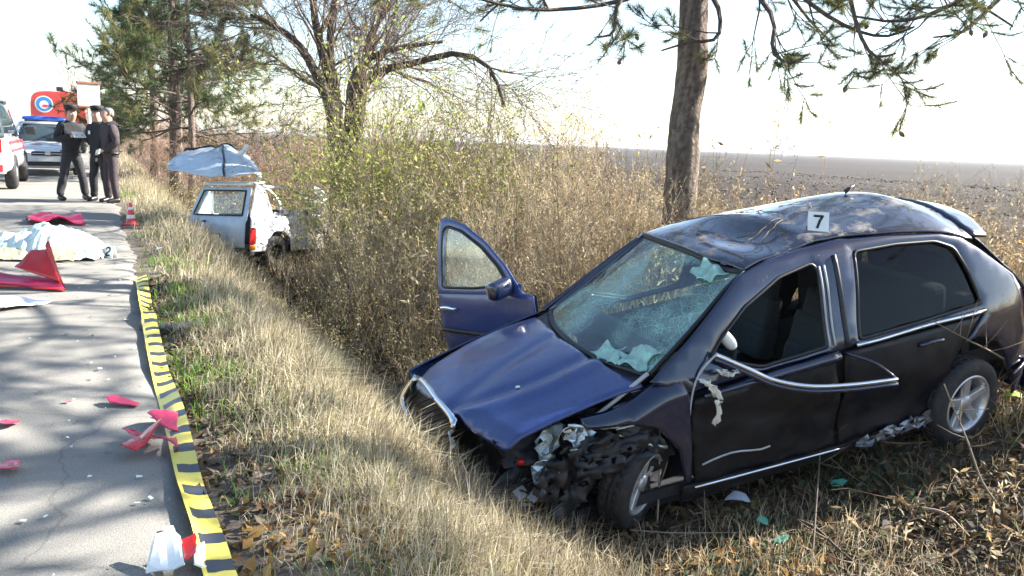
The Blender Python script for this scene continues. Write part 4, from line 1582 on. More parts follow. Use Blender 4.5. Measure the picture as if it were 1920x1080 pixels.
# crumbled glass folded over the driver's corner of the screen
rg = np.random.default_rng(3)
M['crumb'] = pbr('crumbled_green_glass', (.52, .76, .68), .2, coat=.5, noise=(25, .35), transl=.45)
M['silver_dark'] = pbr('scraped_dark_metal', (.20, .21, .22), .35, .7, noise=(14, .5), bump=(30, .4, .01))
for k_, (u0, v0, s) in enumerate(((.80, .10, .17), (.52, .06, .13), (.70, .93, .15))):
    an = np.linspace(0, 2 * math.pi, 17)[:-1]
    rr = s * rg.uniform(.45, 1.1, 16)
    ol = np.stack([u0 + 1.35 * rr * np.cos(an), v0 + .95 * rr * np.sin(an)], 1)
    ol[:, 0] = ol[:, 0].clip(-.98, .98)
    ol[:, 1] = ol[:, 1].clip(.01, .99)
    ph = rg.uniform(0, 6, 2)
    panel('crumbled_glass', ol.tolist(), lambda u, v, ph=ph: screen_map(u, v) + np.stack([.02 + 0 * u, 0 * u, .020 + .012 * np.sin(u * 31 + ph[0]) + .012 * np.sin(v * 37 + u * 12 + ph[1])], -1), M['crumb'], car, step=.03, th=.004, roll=0, inset=.012, rnd=0, smooth=False)

# cabin: floor, bulkhead, dashboard, seats, wheel
gg = Geo()
gg.box((-1.35, 0, .25), (2.5, 1.42, .06)).box((-.33, 0, .55), (.06, 1.36, .62)).box((-2.62, 0, .62), (.06, 1.3, .62)).box((-2.85, 0, .50), (.42, 1.30, .10)).box((-1.2, 0, .17), (2.9, 1.2, .12))
gg.build('floor_pan', M['darkin'], car)
for sg in (1, -1):
    panel('door_lining', [(-.60, .30), (-2.3, .30), (-2.4, .6), (-2.55, .83), (-.6, .80)], side_map(sg, sg > 0, -.075), M['darkin'], car, step=.12, th=0, roll=0, flip=sg > 0)
panel('headliner', [(-1.08, .53), (-1.08, -.53), (-2.65, -.46), (-2.65, .46)], lambda x, y: roof_map(x, y) - np.array([0, 0, .05]), M['darkin'], car, step=.12, th=0, roll=0)
gg = Geo()
for i in range(3):
    gg.box((-.62 - .10 * i, 0, .83 - .06 * i * i), (.24, 1.32, .14))
bevel(gg.build('dashboard', M['black'], car), .03, 3)
gg = Geo()
an = np.linspace(0, 2 * math.pi, 25)
c0 = np.array((-1.02, .34, .80))
ring = np.stack([c0[0] - .07 * np.sin(an), c0[1] + .175 * np.cos(an), c0[2] + .16 * np.sin(an)], 1)
tube1(gg, ring, .016, 7)
tube1(gg, [c0 + (0, -.17, 0), c0 + (.02, 0, -.01), c0 + (0, .17, 0)], .018, 6)
tube1(gg, [c0 + (.02, 0, 0), c0 + (.30, 0, -.06)], .03, 8)
gg.build('steering_wheel', M['black'], car, smooth=True)


def seat(y, x=-1.42, tilt=.30):
    s = empty('front_seat', (x, y, .30), parent=car)
    a = Geo().box((.0, 0, .14), (.52, .50, .16))
    bevel(subsurf(a.build('cushion', M['seat'], s, smooth=True), 1), .04, 2)
    R_ = np.array([[math.cos(tilt), 0, -math.sin(tilt)], [0, 1, 0], [math.sin(tilt), 0, math.cos(tilt)]])
    a = Geo()
    for dz, w, th in ((.16, .50, .15), (.36, .48, .13), (.52, .40, .10)):
        a.box(R_ @ np.array((0, 0, dz)) + np.array((-.25, 0, .12)), (th, w, .24), R_)
    bevel(a.build('backrest', M['seat'], s, smooth=False), .04, 3)
    a = Geo()
    a.box(R_ @ np.array((0, 0, .73)) + np.array((-.25, 0, .12)), (.09, .26, .17), R_)
    bevel(a.build('headrest', M['seat'], s), .03, 3)


seat(.36)
seat(-.36)
gg = Geo()
gg.box((-2.15, 0, .42), (.50, 1.30, .18)).box((-2.42, 0, .74), (.16, 1.26, .56))
bevel(gg.build('rear_bench', M['seat'], car), .05, 3)

# white mirror shell dangling inside the driver's window
gg = Geo()
c0 = cpx(1350, 632, 1, .66)
n1_ = spline([c0 + (.05, 0, .10), c0 + (.0, .01, .03), c0 + (-.05, .02, -.04), c0 + (-.07, .01, -.08)], 8)
tube1(gg, n1_, [.03, .058, .062, .035], 8) if len(n1_) == 4 else tube1(gg, n1_, [.012, .026, .034, .036, .036, .034, .028, .012], 8)
gg.build('broken_mirror', M['white_plastic'], car, smooth=True)


# shredded white airbag cloth hanging over the door
def rag(pts, w, seed, mat, name='shredded_airbag', parent=car, jag=.35):
    r = np.random.default_rng(seed)
    Q = spline(pts, 14)
    g_ = Geo()
    V = []
    for i, p in enumerate(Q):
        ww = w * (1 - .6 * i / 13) * r.uniform(1 - jag, 1 + jag)
        o = r.normal(0, w * .15, 3)
        for k in range(4):
            u = (k / 3 - .5) * 2
            V.append(p + o + np.array([ww * u * .8, w * .35 * math.sin(u * 4 + i), ww * u * .2 + r.normal(0, w * .12)]))
    q = [(i * 4 + k, i * 4 + k + 1, i * 4 + 5 + k, i * 4 + 4 + k) for i in range(13) for k in range(3)]
    q = [a for a in q if r.random() > .12]
    g_.add(V, quads=q)
    return solid(g_.build(name, mat, parent, smooth=True), .004)


rag([cpx(1352, 690, 1, .84), cpx(1368, 702, 1, .86), cpx(1382, 692, 1, .85)], .045, 2, M['cloth_white'])
rag([cpx(1330, 715, 1, .86), cpx(1345, 735, 1, .87), cpx(1347, 765, 1, .86), cpx(1343, 792, 1, .85)], .040, 5, M['cloth_white'])
rag([cpx(1318, 712, 1, .84), cpx(1335, 728, 1, .85), cpx(1340, 742, 1, .85)], .03, 6, M['cloth_white'])

# ---- front end
g0 = [cpx(785, 710, 2, .745), cpx(822, 752, 2, .765), cpx(852, 792, 2, .765), cpx(838, 812, 2, .67), cpx(802, 838, 2, .56), cpx(778, 805, 2, .545), cpx(760, 768, 2, .56), cpx(757, 742, 2, .62)]
gr_ring = spline(g0, 40, closed=True)
gg = Geo()
tube1(gg, np.vstack([gr_ring, gr_ring[:1]]), .022, 8)
gr = gg.build('grille', M['chrome'], car, smooth=True)
cen = gr_ring.mean(0)
gg = Geo()
P3 = np.vstack([[cen + np.array([-.05, 0, 0])], gr_ring - np.array([.02, 0, 0])])
gg.add(P3, tris=[(0, 1 + i, 1 + (i + 1) % 40) for i in range(40)])
gg.build('grille_back', M['black'], gr)
for k in range(8):
    a, b = gr_ring[1 + k], gr_ring[33 - k - (k > 3)]
    gg = Geo()
    tube1(gg, [a + (-.012, 0, 0), (a + b) / 2 + (.0, 0, 0), b + (-.012, 0, 0)], .006, 5)
    gg.build('grille_slat', M['black'] if k != 4 else M['chrome'], gr, smooth=True)


def bump_map(y, z):
    x = .80 - .16 * (y / .7) ** 2 - .25 * np.clip(np.abs(y) - .5, 0, 1) - .12 * ((z - .4) / .2) ** 2 * .4
    x = x + .012 * fbm(y, z, 5, 4) - .10 * np.clip(y - .1, 0, 1)
    return np.stack([x, y, z - .06 * np.clip(y, 0, 1)], -1)


panel('front_bumper', [(-.80, .24), (.35, .22), (.45, .34), (.30, .46), (.22, .58), (-.05, .60), (-.45, .60), (-.78, .56)], bump_map, M['paint'], car, step=.06, th=.02, roll=.01, holes=[[(-.45, .29), (.15, .28), (.15, .38), (-.45, .39)]])
gg = Geo()
tube1(gg, bump_map(np.linspace(-.78, .3, 14), np.full(14, .48)) + np.array([.012, 0, 0]), .014, 6)
gg.build('bumper_strip', M['black'], car, smooth=True)
panel('headlight', [(-.75, .60), (-.50, .60), (-.50, .73), (-.72, .71)], lambda y, z: np.stack([.66 - .35 * np.clip(-y - .5, 0, 1) + 0 * z, y, z], -1), M['glass'], car, step=.05)
# dark engine bay
gg = Geo()
gg.box((.12, -.05, .50), (.62, .95, .34)).box((.44, -.12, .48), (.05, .8, .34)).box((-.05, .45, .58), (.28, .22, .28)).box((.22, .30, .62), (.25, .2, .12)).box((.10, 0, .24), (1.0, .9, .10))
bevel(gg.build('engine', M['black'], car), .02, 2)
gg = Geo()
c0 = cpx(962, 868, 1, .55)
tube1(gg, spline([c0 + (.05, -.03, .0), c0, c0 + (-.05, .04, .015)], 6), .018, 7)
gg.build('red_connector', M['red_plastic'], car, smooth=True)


def crumple(name, c, size, seed, mat, n=8, amp=.25, rot=None, parent=car):
    r = np.random.default_rng(seed)
    u, v = np.meshgrid(np.linspace(-1, 1, n), np.linspace(-1, 1, n))
    P3 = np.stack([u * size[0], np.zeros_like(u), v * size[2]], -1) * 0.5
    f = np.abs(np.sin(u * 3.1 + v * 2.2 + seed)) + .7 * np.abs(np.sin(u * 5 - v * 3.3 + 2 * seed))
    P3[..., 1] = size[1] * (f - .8) * .6
    P3 += r.normal(0, amp * .12 * max(size), P3.shape)
    P3 = P3.reshape(-1, 3)
    if rot is not None:
        P3 = P3 @ np.array(rot).T
    ii = np.arange(n * n).reshape(n, n)
    q = np.stack([ii[:-1, :-1], ii[:-1, 1:], ii[1:, 1:], ii[1:, :-1]], -1).reshape(-1, 4)
    cu = np.abs(u).reshape(-1)[q].mean(1) + np.abs(v).reshape(-1)[q].mean(1)
    q = q[(cu < 1.55) & (r.random(len(q)) > .12)]
    g_ = Geo().add(P3 + np.array(c), quads=q)
    return solid(g_.build(name, mat, parent, smooth=mat is M['black']), .004)


def eul(x, y, z):
    return np.array(__import__('mathutils').Euler((x, y, z), 'XYZ').to_matrix())


for px, py, yy, sz, sd_, rt_ in ((1030, 822, .60, (.20, .10, .12), 1, eul(.4, .5, .2)), (1085, 815, .66, (.18, .08, .12), 2, eul(.6, .2, .5)), (1015, 872, .62, (.16, .10, .12), 3, eul(-.2, .8, .1)),
                                 (1003, 892, .62, (.10, .06, .08), 4, eul(.2, .1, .9)), (1085, 918, .66, (.16, .05, .09), 5, eul(.3, .9, .4)), (1110, 905, .64, (.09, .05, .08), 6, eul(1, .2, .3))):
    crumple('broken_headlight', cpx(px, py, 1, yy), sz, sd_, M['silver'], 7, .3, rt_)
for k in range(4):
    crumple('torn_sill', (-1.72 - .15 * k, .80, .25 + .012 * k), (.17, .03, .07), 20 + k, M['silver_dark'], 6, .2, eul(.2, .1 * k, .05))
crumple('torn_inner_wing', (.10, .52, .66), (.65, .12, .30), 11, M['black'], 10, .2, eul(.5, 0, 0))
crumple('torn_inner_wing', (.32, .55, .42), (.45, .12, .30), 12, M['black'], 9, .2, eul(.2, .4, .3))
crumple('wheel_arch_liner', (-.22, .60, .55), (.60, .15, .40), 13, M['black'], 9, .15, eul(.3, .1, 0))
crumple('bumper_bracket', cpx(845, 826, 1, .25), (.08, .02, .10), 14, M['white_plastic'], 6, .1, eul(.2, .3, 1.2))
for k, (a, b, c_) in enumerate((((1065, 797), (1120, 802), (1160, 800)), ((1155, 805), (1200, 795), (1240, 797)), ((1160, 815), (1200, 830), (1250, 838)), ((1245, 800), (1256, 806), (1262, 803)))):
    gg = Geo()
    tube1(gg, spline([cpx(*a, 1, .74), cpx(*b, 1, .77), cpx(*c_, 1, .78)], 10), [.006 + .005 * abs(math.sin(i * 1.3 + k)) for i in range(10)], 5)
    gg.build('bent_metal_edge', M['silver'], car, smooth=True)
tubeh = Geo()
tube1(tubeh, spline([cpx(1098, 792, 1, .70), cpx(1130, 770, 1, .68), cpx(1215, 700, 1, .70)], 10), .012, 6)
tubeh.build('wing_gutter', M['lightseal'], car, smooth=True)


crumple('wheel_arch_liner', (-.12, .78, .63), (.46, .06, .20), 31, M['black'], 14, .2, eul(.35, .15, -.1))
crumple('wheel_arch_liner', (.12, .70, .50), (.40, .08, .30), 32, M['black'], 14, .2, eul(.2, .5, .2))
for px_, py_, yy_, rr_ in ((1075, 822, .70, .075), (1018, 880, .66, .055)):
    hb = empty('headlight_bowl', tuple(cpx(px_, py_, 1, yy_)), (math.radians(-100), math.radians(30), math.radians(-20)), parent=car)
    gg = Geo()
    lathe(gg, [(.004, -.06), (rr_ * .45, -.05), (rr_ * .8, -.025), (rr_, 0), (rr_ * 1.06, .004), (rr_ * 1.06, -.004), (rr_ * .84, -.032), (rr_ * .48, -.058), (.004, -.068)], 22, axis=2, closed=False)
    gg.build('reflector', M['chrome'], hb, smooth=True)
    gg = Geo()
    lathe(gg, [(.001, -.012), (.012, -.014), (.014, -.05)], 10, axis=2, closed=False)
    gg.build('bulb', M['lightseal'], hb, smooth=True)
gg = Geo()
rb = np.random.default_rng(17)
for k in range(70):
    c0 = np.array((rb.uniform(-.02, .40), rb.uniform(.25, .68), rb.uniform(.30, .62)))
    cc = (.5, .52, .52) if rb.random() < .3 else ((.02, .02, .02) if rb.random() < .7 else (.12, .10, .08))
    if rb.random() < .5:
        gg.box(c0, rb.uniform(.012, .07, 3), eul(*rb.uniform(0, 3, 3)), col=cc)
    else:
        tube1(gg, spline([c0, c0 + rb.normal(0, .04, 3), c0 + rb.normal(0, .07, 3)], 6), rb.uniform(.004, .010), 5, col=cc)
M['bits'] = pbr('engine_bits', rough=.45, vcol=True, noise=(20, .3))
gg.build('broken_engine_bits', M['bits'], car, kind='stuff')


# ---- wheels
def wheel(loc, rot, name='wheel', spokes=5, dirt=1):
    w = empty(name, loc, rot, parent=car)
    r, hw = .285, .088
    g_ = Geo()
    prof = [(.185, -hw * .85), (.20, -hw), (.255, -hw), (.278, -hw * .82), (r, -hw * .5), (r, -hw * .24), (r - .008, -hw * .22), (r - .008, -hw * .16), (r, -hw * .14), (r, hw * .14), (r - .008, hw * .16), (r - .008, hw * .22), (r, hw * .24), (r, hw * .5), (.278, hw * .82), (.255, hw), (.20, hw), (.185, hw * .85)]
    lathe(g_, prof, 40, axis=1)
    ty = g_.build('tyre', M['rubber'], w, smooth=True)
    g_ = Geo()
    for k in range(36):
        a = k * 2 * math.pi / 36
        for sg in (-1, 1):
            R_ = eul(0, a, 0)
            g_.box(R_ @ np.array((r - .001, sg * hw * .40, 0)), (.012, hw * .36, .020), R_)
    g_.build('tread', M['rubber'], ty, kind='stuff')
    g_ = Geo()
    lathe(g_, [(.150, -hw * .8), (.192, -hw * .85), (.192, hw * .86), (.184, hw * .98), (.172, hw * .92), (.168, hw * .5), (.155, hw * .1)], 36, axis=1)
    rim = g_.build('rim', M['alloy'], w, smooth=True)
    g_ = Geo()
    for k in range(spokes):
        a = k * 2 * math.pi / spokes + .3
        for (r0, r1, w0, w1) in ((.035, .178, .055, .045),):
            R_ = eul(0, -a, 0)
            V = [np.array((rr, yy, zz)) for rr, zz, yd in ((r0, w0, .62), (r1, w1, .78)) for zz, yy in ((-zz / 2 * 1.15, hw * (yd - .28)), (-zz / 2, hw * (yd + .06)), (zz / 2, hw * (yd + .06)), (zz / 2 * 1.15, hw * (yd - .28)))]
            V = np.array(V) @ R_.T
            g_.add(V, quads=[(0, 1, 5, 4), (1, 2, 6, 5), (2, 3, 7, 6), (3, 0, 4, 7), (0, 3, 2, 1), (4, 5, 6, 7)])
    bevel(g_.build('spokes', M['alloy'], rim), .006, 2)
    g_ = Geo()
    lathe(g_, [(.0005, hw * .84), (.03, hw * .82), (.05, hw * .72), (.05, hw * .2), (.0005, hw * .2)], 20, axis=1, closed=False)
    g_.build('hub_cap', M['alloy'], rim, smooth=True)
    g_ = Geo()
    lathe(g_, [(.0005, -hw * .1), (.15, -hw * .1), (.15, -hw * .3), (.0005, -hw * .3)], 24, axis=1, closed=False)
    g_.build('brake_disc', M['darkin'], rim)
    return w


wheel((-2.475, .735, .30), (math.radians(-4), 0, math.radians(6)))
wf = wheel((-.27, .66, .36), (math.radians(-14), math.radians(0), math.radians(33)))
wf.scale = (.95, .95, .95)
wheel((-2.46, -.72, .285), (0, 0, math.pi))
wheel((0, -.70, .285), (0, 0, math.pi))

# ---- far front door, swung right open; modelled shut in car space, then hinged
HX, HY = -.47, -.775
dr = empty('front_door', (HX, HY, .02), (math.radians(0), math.radians(4.0), math.radians(0)), parent=car)
dr.rotation_euler = (math.radians(3), math.radians(-5), math.radians(114))
dr.location.z = .05
dr.scale = (1.08, 1.0, 1.08)
dmap = lambda off=0.0: (lambda x, z: np.stack([x - HX, -(HW(x) * SECF(z) + off) - HY, z], -1))
panel('door_skin', [(-.50, .30), (-1.50, .26), (-1.52, .55), (-1.50, .87), (-1.1, .885), (-.66, .91), (-.52, .90), (-.50, .6)], dmap(), M['hood_sky_paint'], dr, step=.06, roll=.01)  # bonnet colour reused: its lighter blue paints in the sky's reflection
panel('door_lining', [(-.53, .33), (-1.47, .30), (-1.49, .55), (-1.47, .86), (-.55, .88)], dmap(-.07), M['darkin'], dr, step=.12, th=0, roll=0, flip=True)
fo = [(-.60, .885), (-.80, 1.08), (-1.0, 1.22), (-1.26, 1.335), (-1.47, 1.375), (-1.545, 1.365), (-1.53, 1.15), (-1.505, .855), (-1.1, .87)]
fi = [(-.76, .955), (-.87, 1.07), (-1.04, 1.185), (-1.27, 1.285), (-1.44, 1.318), (-1.475, 1.30), (-1.465, 1.13), (-1.445, .91), (-1.1, .92)]
fpn = panel('window_frame', fo, dmap(), M['hood_sky_paint'], dr, holes=[fi], step=.04, roll=.006, th=.03)
panel('window_glass', [(-.74, .94), (-.87, 1.08), (-1.04, 1.195), (-1.27, 1.295), (-1.46, 1.33), (-1.475, 1.13), (-1.455, .89), (-1.1, .90)], dmap(-.016), M['glass'], dr, step=.1, th=0, roll=0)
gg = Geo()
q = resample(rounded(fi, .03), .03)
P3 = dmap(.004)(q[:, 0], q[:, 1])
tube1(gg, np.vstack([P3, P3[:1]]), .009, 5)
gg.build('window_seal', M['black'], dr, smooth=True)
gg = Geo()
hp = spline([(-1.30, 0, .765), (-1.36, 0, .772), (-1.42, 0, .77), (-1.47, 0, .762)], 10)
P3 = dmap(0)(hp[:, 0], hp[:, 2])
P3[1:-1, 1] -= .025
tube1(gg, P3, .015, 8)
gg.build('door_handle', M['chrome'], dr, smooth=True)
gg = Geo()
mc = dmap(.10)(np.array([-.74]), np.array([.955]))[0]
gg.box(mc, (.10, .20, .13))
mi = subsurf(bevel(gg.build('door_mirror', M['paint'], dr, smooth=True), .04, 3), 1)
gg = Geo()
gg.box(mc + (-.055, .0, .0), (.006, .15, .095))
bevel(gg.build('mirror_glass', M['chrome'], mi), .01, 2)
gg = Geo()
xs = np.linspace(-.56, -1.49, 12)
P3 = dmap(.012)(xs, np.full(12, .60))
tube1(gg, P3, .016, 6)
gg.build('rub_strip', M['black'], dr, smooth=True)
# twigs caught on the car
gg = Geo()
for k in range(9):
    r0 = np.random.default_rng(k + 40)
    x0, y0 = r0.uniform(-2.2, -1.4), r0.uniform(-.3, .5)
    L_ = r0.uniform(.15, .5)
    a = r0.uniform(0, 6.28)
    L_ = min(L_, .3)
    xs = x0 + np.linspace(0, L_, 8) * math.cos(a)
    ys = (y0 * .7) + np.linspace(0, L_, 8) * math.sin(a) * .6
    tube1(gg, roof_map(xs, ys) + np.array([0, 0, .006]) + r0.normal(0, .004, (8, 3)), .0026, 4, col=(.2, .15, .1))
tag(gg.build('roof_twigs', M['twig']), 'thin dead twigs scattered on the roof of the dark wrecked car', 'twigs', kind='stuff')
bpy.data.objects['roof_twigs'].location = CL
bpy.data.objects['roof_twigs'].rotation_euler = CE


def digit(strokes, h, g_, z=.0):
    """thick strokes on a plate: list of polylines in unit square, drawn in the local xz plane at y = z"""
    for pl in strokes:
        for a, b in zip(pl[:-1], pl[1:]):
            a, b = np.array(a, float), np.array(b, float)
            d = (b - a) / np.linalg.norm(b - a)
            n = np.array([-d[1], d[0]]) * .085
            a, b = a - d * .06, b + d * .06
            V = [(p[0] * h, z, p[1] * h) for p in (a - n, b - n, b + n, a + n)]
            g_.add(V, quads=[(0, 1, 2, 3)])


SEVEN = [[(-.26, .42), (.26, .42)], [(.26, .42), (.08, .05), (-.06, -.42)]]
TWO = [[(-.26, .26), (-.20, .38), (-.05, .44), (.12, .42), (.24, .32), (.24, .16), (.12, .0), (-.12, -.2), (-.26, -.42), (.27, -.42)]]


def marker(loc, rot, size, strokes, label):
    m = empty('evidence_marker', loc, rot, label=label, category='marker')
    g_ = Geo()
    h = size
    # an A-frame of folded sheet: front leaf and back leaf
    for sg in (1, -1):
        V = [(-h / 2, -sg * h * .28, 0), (h / 2, -sg * h * .28, 0), (h / 2, 0, h), (-h / 2, 0, h)]
        g_.add(V, quads=[(0, 1, 2, 3) if sg > 0 else (3, 2, 1, 0)])
    solid(g_.build('plate', M['white_plastic'], m), .003, 0)
    g_ = Geo()
    digit(strokes, h * .72, g_)
    V = np.concatenate(g_.v)
    al = math.atan2(.28, 1)
    z = V[:, 2].copy()
    V[:, 2] = h * .5 + z * math.cos(al)
    V[:, 1] = -h * .28 * .5 + z * math.sin(al) - .004
    for i in range(len(g_.v)):
        g_.v[i] = V[i * 4:(i + 1) * 4]
    g_.build('numeral', M['print_black'], m)
    return m


_mp = roof_map(np.array([-1.71]), np.array([.40]))[0]
_mw = np.array(car.matrix_basis) if False else None
_cmw = Matrix.Translation(CL) @ __import__('mathutils').Euler(CE, 'XYZ').to_matrix().to_4x4()
_mwp = _cmw @ Vector(_mp)
marker(tuple(_mwp + Vector((0, 0, -.02))), (math.radians(-8), 0, math.radians(-12)), .118, SEVEN, 'white evidence marker numbered 7 standing on the roof of the dark car')

# ------------------------------------------------------------------ white wreck, tail towards the road
def cprop(px, py, dep, zg=None):
    q = Dp(px, py, dep)
    return q


_wc = Dp(462, 452, 13.0)                     # its near rear corner
wh = math.radians(60)
WF = np.array([math.cos(wh), math.sin(wh)])
_wb = (_wc[0] - (-.66) * -math.sin(wh), _wc[1] - (-.66) * math.cos(wh))
white = empty('white_wreck', (_wb[0], _wb[1], -.72), (math.radians(-3), math.radians(2), wh), label='white wrecked hatchback half buried in the thicket with its roof torn open', category='car')


def wtail(y, z):
    x = np.interp(z, [.2, .45, .75, .80, 1.30, 1.36], [.02, -.02, .0, .03, .26, .30]) - .05 * (1 - (y / .7) ** 2)
    return np.stack([x, y, z], -1)


def wside(sg):
    def f(x, z):
        y = np.interp(z, [.2, .5, .8, .85, 1.36], [.70, .74, .73, .70, .58])
        y = y - .14 * np.clip(.15 - x, 0, 1) + .012 * fbm(x, z, 4, 7) - .06 * np.exp(-(((x - 1.35) / .3) ** 2 + ((z - .6) / .3) ** 2))
        return np.stack([x, sg * y, z], -1)
    return f


tg = panel('tailgate', [(-.64, .36), (.64, .36), (.66, .80), (.56, 1.30), (-.56, 1.30), (-.66, .80)], wtail, M['wreck_white_shade'], white, holes=[[(-.55, .86), (.55, .86), (.47, 1.24), (-.47, 1.24)]], step=.06, flip=True, roll=.008)
panel('rear_window', [(-.56, .85), (.56, .85), (.48, 1.25), (-.48, 1.25)], lambda y, z: wtail(y, z) + np.array([.012, 0, 0]), M['glass'], tg, step=.1, th=0, roll=0, flip=True)
gg = Geo()
q = resample([(-.55, .86), (.55, .86), (.47, 1.24), (-.47, 1.24)], .08)
P3 = wtail(q[:, 0], q[:, 1]) - np.array([.006, 0, 0])
tube1(gg, np.vstack([P3, P3[:1]]), .014, 5)
gg.build('window_seal', M['black'], tg, smooth=True)
gg = Geo().box((-.075, .10, .50), (.012, .50, .12))
pl = bevel(gg.build('number_plate', M['white_plastic'], tg), .004, 1)
gg = Geo().box((-.068, .10, .50), (.012, .54, .155))
bevel(gg.build('plate_surround', M['black'], tg), .004, 1)
gg = Geo().box((-.045, .22, .76), (.02, .09, .03))
bevel(gg.build('badge', M['black'], tg), .004, 1)
panel('rear_bumper', [(-.68, .12), (.68, .12), (.70, .33), (-.70, .33)], lambda y, z: wtail(y, z) - np.array([.05, 0, 0]), M['black'], white, step=.08, flip=True)
gg = Geo()
tube1(gg, spline([(-.10, -.55, .30), (-.12, -.3, .22), (-.12, -.05, .24)], 10), .02, 6)
gg.build('bumper_edge', M['white_plastic'], white, smooth=True)
for sg in (1, -1):
    mp = wside(sg)
    panel('body_side', [(.05, .30), (.34, .30), (.38, .48), (.52, .60), (.72, .60), (.86, .48), (.90, .28), (1.9, .28), (1.95, .80), (1.2, .82), (.55, .86), (.47, 1.30), (.30, 1.34), (.20, 1.15), (.06, .82), (.03, .6)], mp, M['wreck_white'], white, step=.06, roll=.01, flip=sg > 0)
    panel('front_wing', [(1.98, .28), (2.25, .28), (2.3, .48), (2.45, .60), (2.65, .60), (2.8, .48), (2.85, .3), (3.2, .3), (3.2, .62), (2.4, .80), (1.98, .80)], mp, M['wreck_white'], white, step=.08, flip=sg > 0)
    gg = Geo()
    P3 = spline([mp(np.array([x]), np.array([z]))[0] for x, z in ((1.98, .80), (2.02, 1.0), (1.7, 1.25), (1.5, 1.30))], 10)
    tube1(gg, P3, .03, 6)
    gg.build('bent_pillar', M['wreck_white'], white, smooth=True)
    lz = panel('tail_light', [(.012, .42), (.14, .42), (.15, .68), (.04, .68)], lambda x, z, f=wside(sg), sg=sg: f(x, z) + np.array([-.02, sg * .012, 0]), M['red_lens'], white, step=.04, flip=sg > 0)
    panel('indicator', [(.03, .34), (.14, .34), (.14, .41), (.03, .41)], lambda x, z, f=wside(sg), sg=sg: f(x, z) + np.array([-.02, sg * .012, 0]), M['orange_lens'], white, step=.04, flip=sg > 0)
    gg = Geo()
    for cx in (.62, 2.55):
        lathe(gg, [(.12, -.07), (.25, -.07), (.27, -.04), (.27, .04), (.25, .07), (.12, .07)], 24, axis=1, c=(cx, sg * .60, .27))
        gg.build('wheel', M['rubber'], white, smooth=True)
        gg = Geo()
    panel('bonnet', [(2.1, sg * .02), (3.2, sg * .02), (3.15, sg * .60), (2.1, sg * .66)], lambda x, y: np.stack([x, y, .86 - .12 * (x - 2.1) ** 2 * .6 + .05 * fbm(x, y, 3, 9)], -1), M['wreck_white'], white, step=.1, flip=sg < 0)
gg = Geo().box((1.6, 0, .30), (3.1, 1.1, .16)).box((.6, 0, .62), (.12, 1.15, .5)).box((1.5, .3, .62), (.14, .42, .6)).box((1.5, -.3, .62), (.14, .42, .6)).box((1.95, 0, .62), (.1, 1.2, .5))
bevel(gg.build('dark_cabin', M['darkin'], white), .03, 2)
gg = Geo()
V = wtail(np.linspace(-.58, .58, 14), np.full(14, 1.32))
V2 = V + np.array([.22, 0, .04])
gg.add(np.concatenate([V, V2]), quads=[(i, i + 1, 15 + i, 14 + i) for i in range(13)])
solid(gg.build('roof_rear_edge', M['wreck_white'], white, smooth=True), .025)
crumple('crushed_door', (1.0, -.66, .78), (.8, .10, .34), 41, M['wreck_white'], 10, .15, eul(-.1, .08, 0), white)
crumple('crushed_door', (1.65, -.60, .92), (.7, .14, .40), 42, M['wreck_white'], 10, .2, eul(-.3, .25, .1), white)
crumple('crushed_screen_frame', (2.0, -.35, 1.08), (.6, .12, .35), 43, M['silver'], 9, .2, eul(-.2, .3, .9), white)
gg = Geo()
tube1(gg, spline([(.42, -.59, 1.31), (.9, -.60, 1.27), (1.4, -.62, 1.16), (1.95, -.64, .92)], 14), .028, 7)
gg.build('bent_roof_rail', M['wreck_white'], white, smooth=True)
# the roof skin, peeled up and folded over towards the road: placed where it shows above the tail
n, k = 15, 9
rp = np.zeros((k, n, 3))
lo = spline([Dp(313, 314, 13.6), Dp(345, 324, 13.4), (Dp(395, 330, 13.2)), Dp(440, 328, 13.2), Dp(488, 326, 13.3)], n)
hi = spline([Dp(316, 306, 14.3), Dp(348, 286, 14.6), (Dp(395, 277, 14.6)), Dp(432, 273, 14.6), Dp(470, 298, 14.3)], n)
for i in range(k):
    f = i / (k - 1)
    rp[i] = lo * (1 - f) + hi * f
    rp[i, :, 2] += .10 * math.sin(math.pi * f) * np.sin(np.linspace(.15, 3.0, n)) + .05 * fbm(np.arange(n), np.full(n, i), .6, 4) * (.3 + f)
    rp[i] += np.random.default_rng(i + 70).normal(0, .012, (n, 3))
ii = np.arange(n * k).reshape(k, n)
wi = np.array((Matrix.Translation(white.location) @ white.rotation_euler.to_matrix().to_4x4()).inverted())
RP = rp.reshape(-1, 3) @ wi[:3, :3].T + wi[:3, 3]
gg = Geo().add(RP, quads=np.stack([ii[:-1, :-1], ii[:-1, 1:], ii[1:, 1:], ii[1:, :-1]], -1).reshape(-1, 4))
rfo = solid(gg.build('torn_roof', M['wreck_white_shade'], white, smooth=True), .012)
rfo['label'] = 'pale torn roof skin peeled up over the tail'
gg = Geo()
tube1(gg, RP.reshape(k, n, 3)[:, 9], .02, 5)
gg.build('roof_rib', M['black'], rfo, smooth=True)
gg = Geo()
tube1(gg, RP.reshape(k, n, 3)[-1, 3:13] + np.random.default_rng(2).normal(0, .015, (10, 3)), .022, 5)
gg.build('torn_edge', M['black'], rfo, smooth=True)
gg = Geo()
q = np.array([Dp(447, 292, 14), Dp(458, 283, 14), Dp(466, 272, 14)]) @ wi[:3, :3].T + wi[:3, 3]
tube1(gg, q, [.05, .045, .03], 6)
gg.build('bent_strut', M['wreck_white'], rfo)
gg = Geo()
q = np.array([Dp(452, 296, 14), Dp(468, 306, 13.8), Dp(486, 325, 13.4), (Dp(484, 340, 13.2))]) @ wi[:3, :3].T + wi[:3, 3]
tube1(gg, spline(q, 10), .03, 6)
gg.build('roof_rail', M['wreck_white'], rfo, smooth=True)


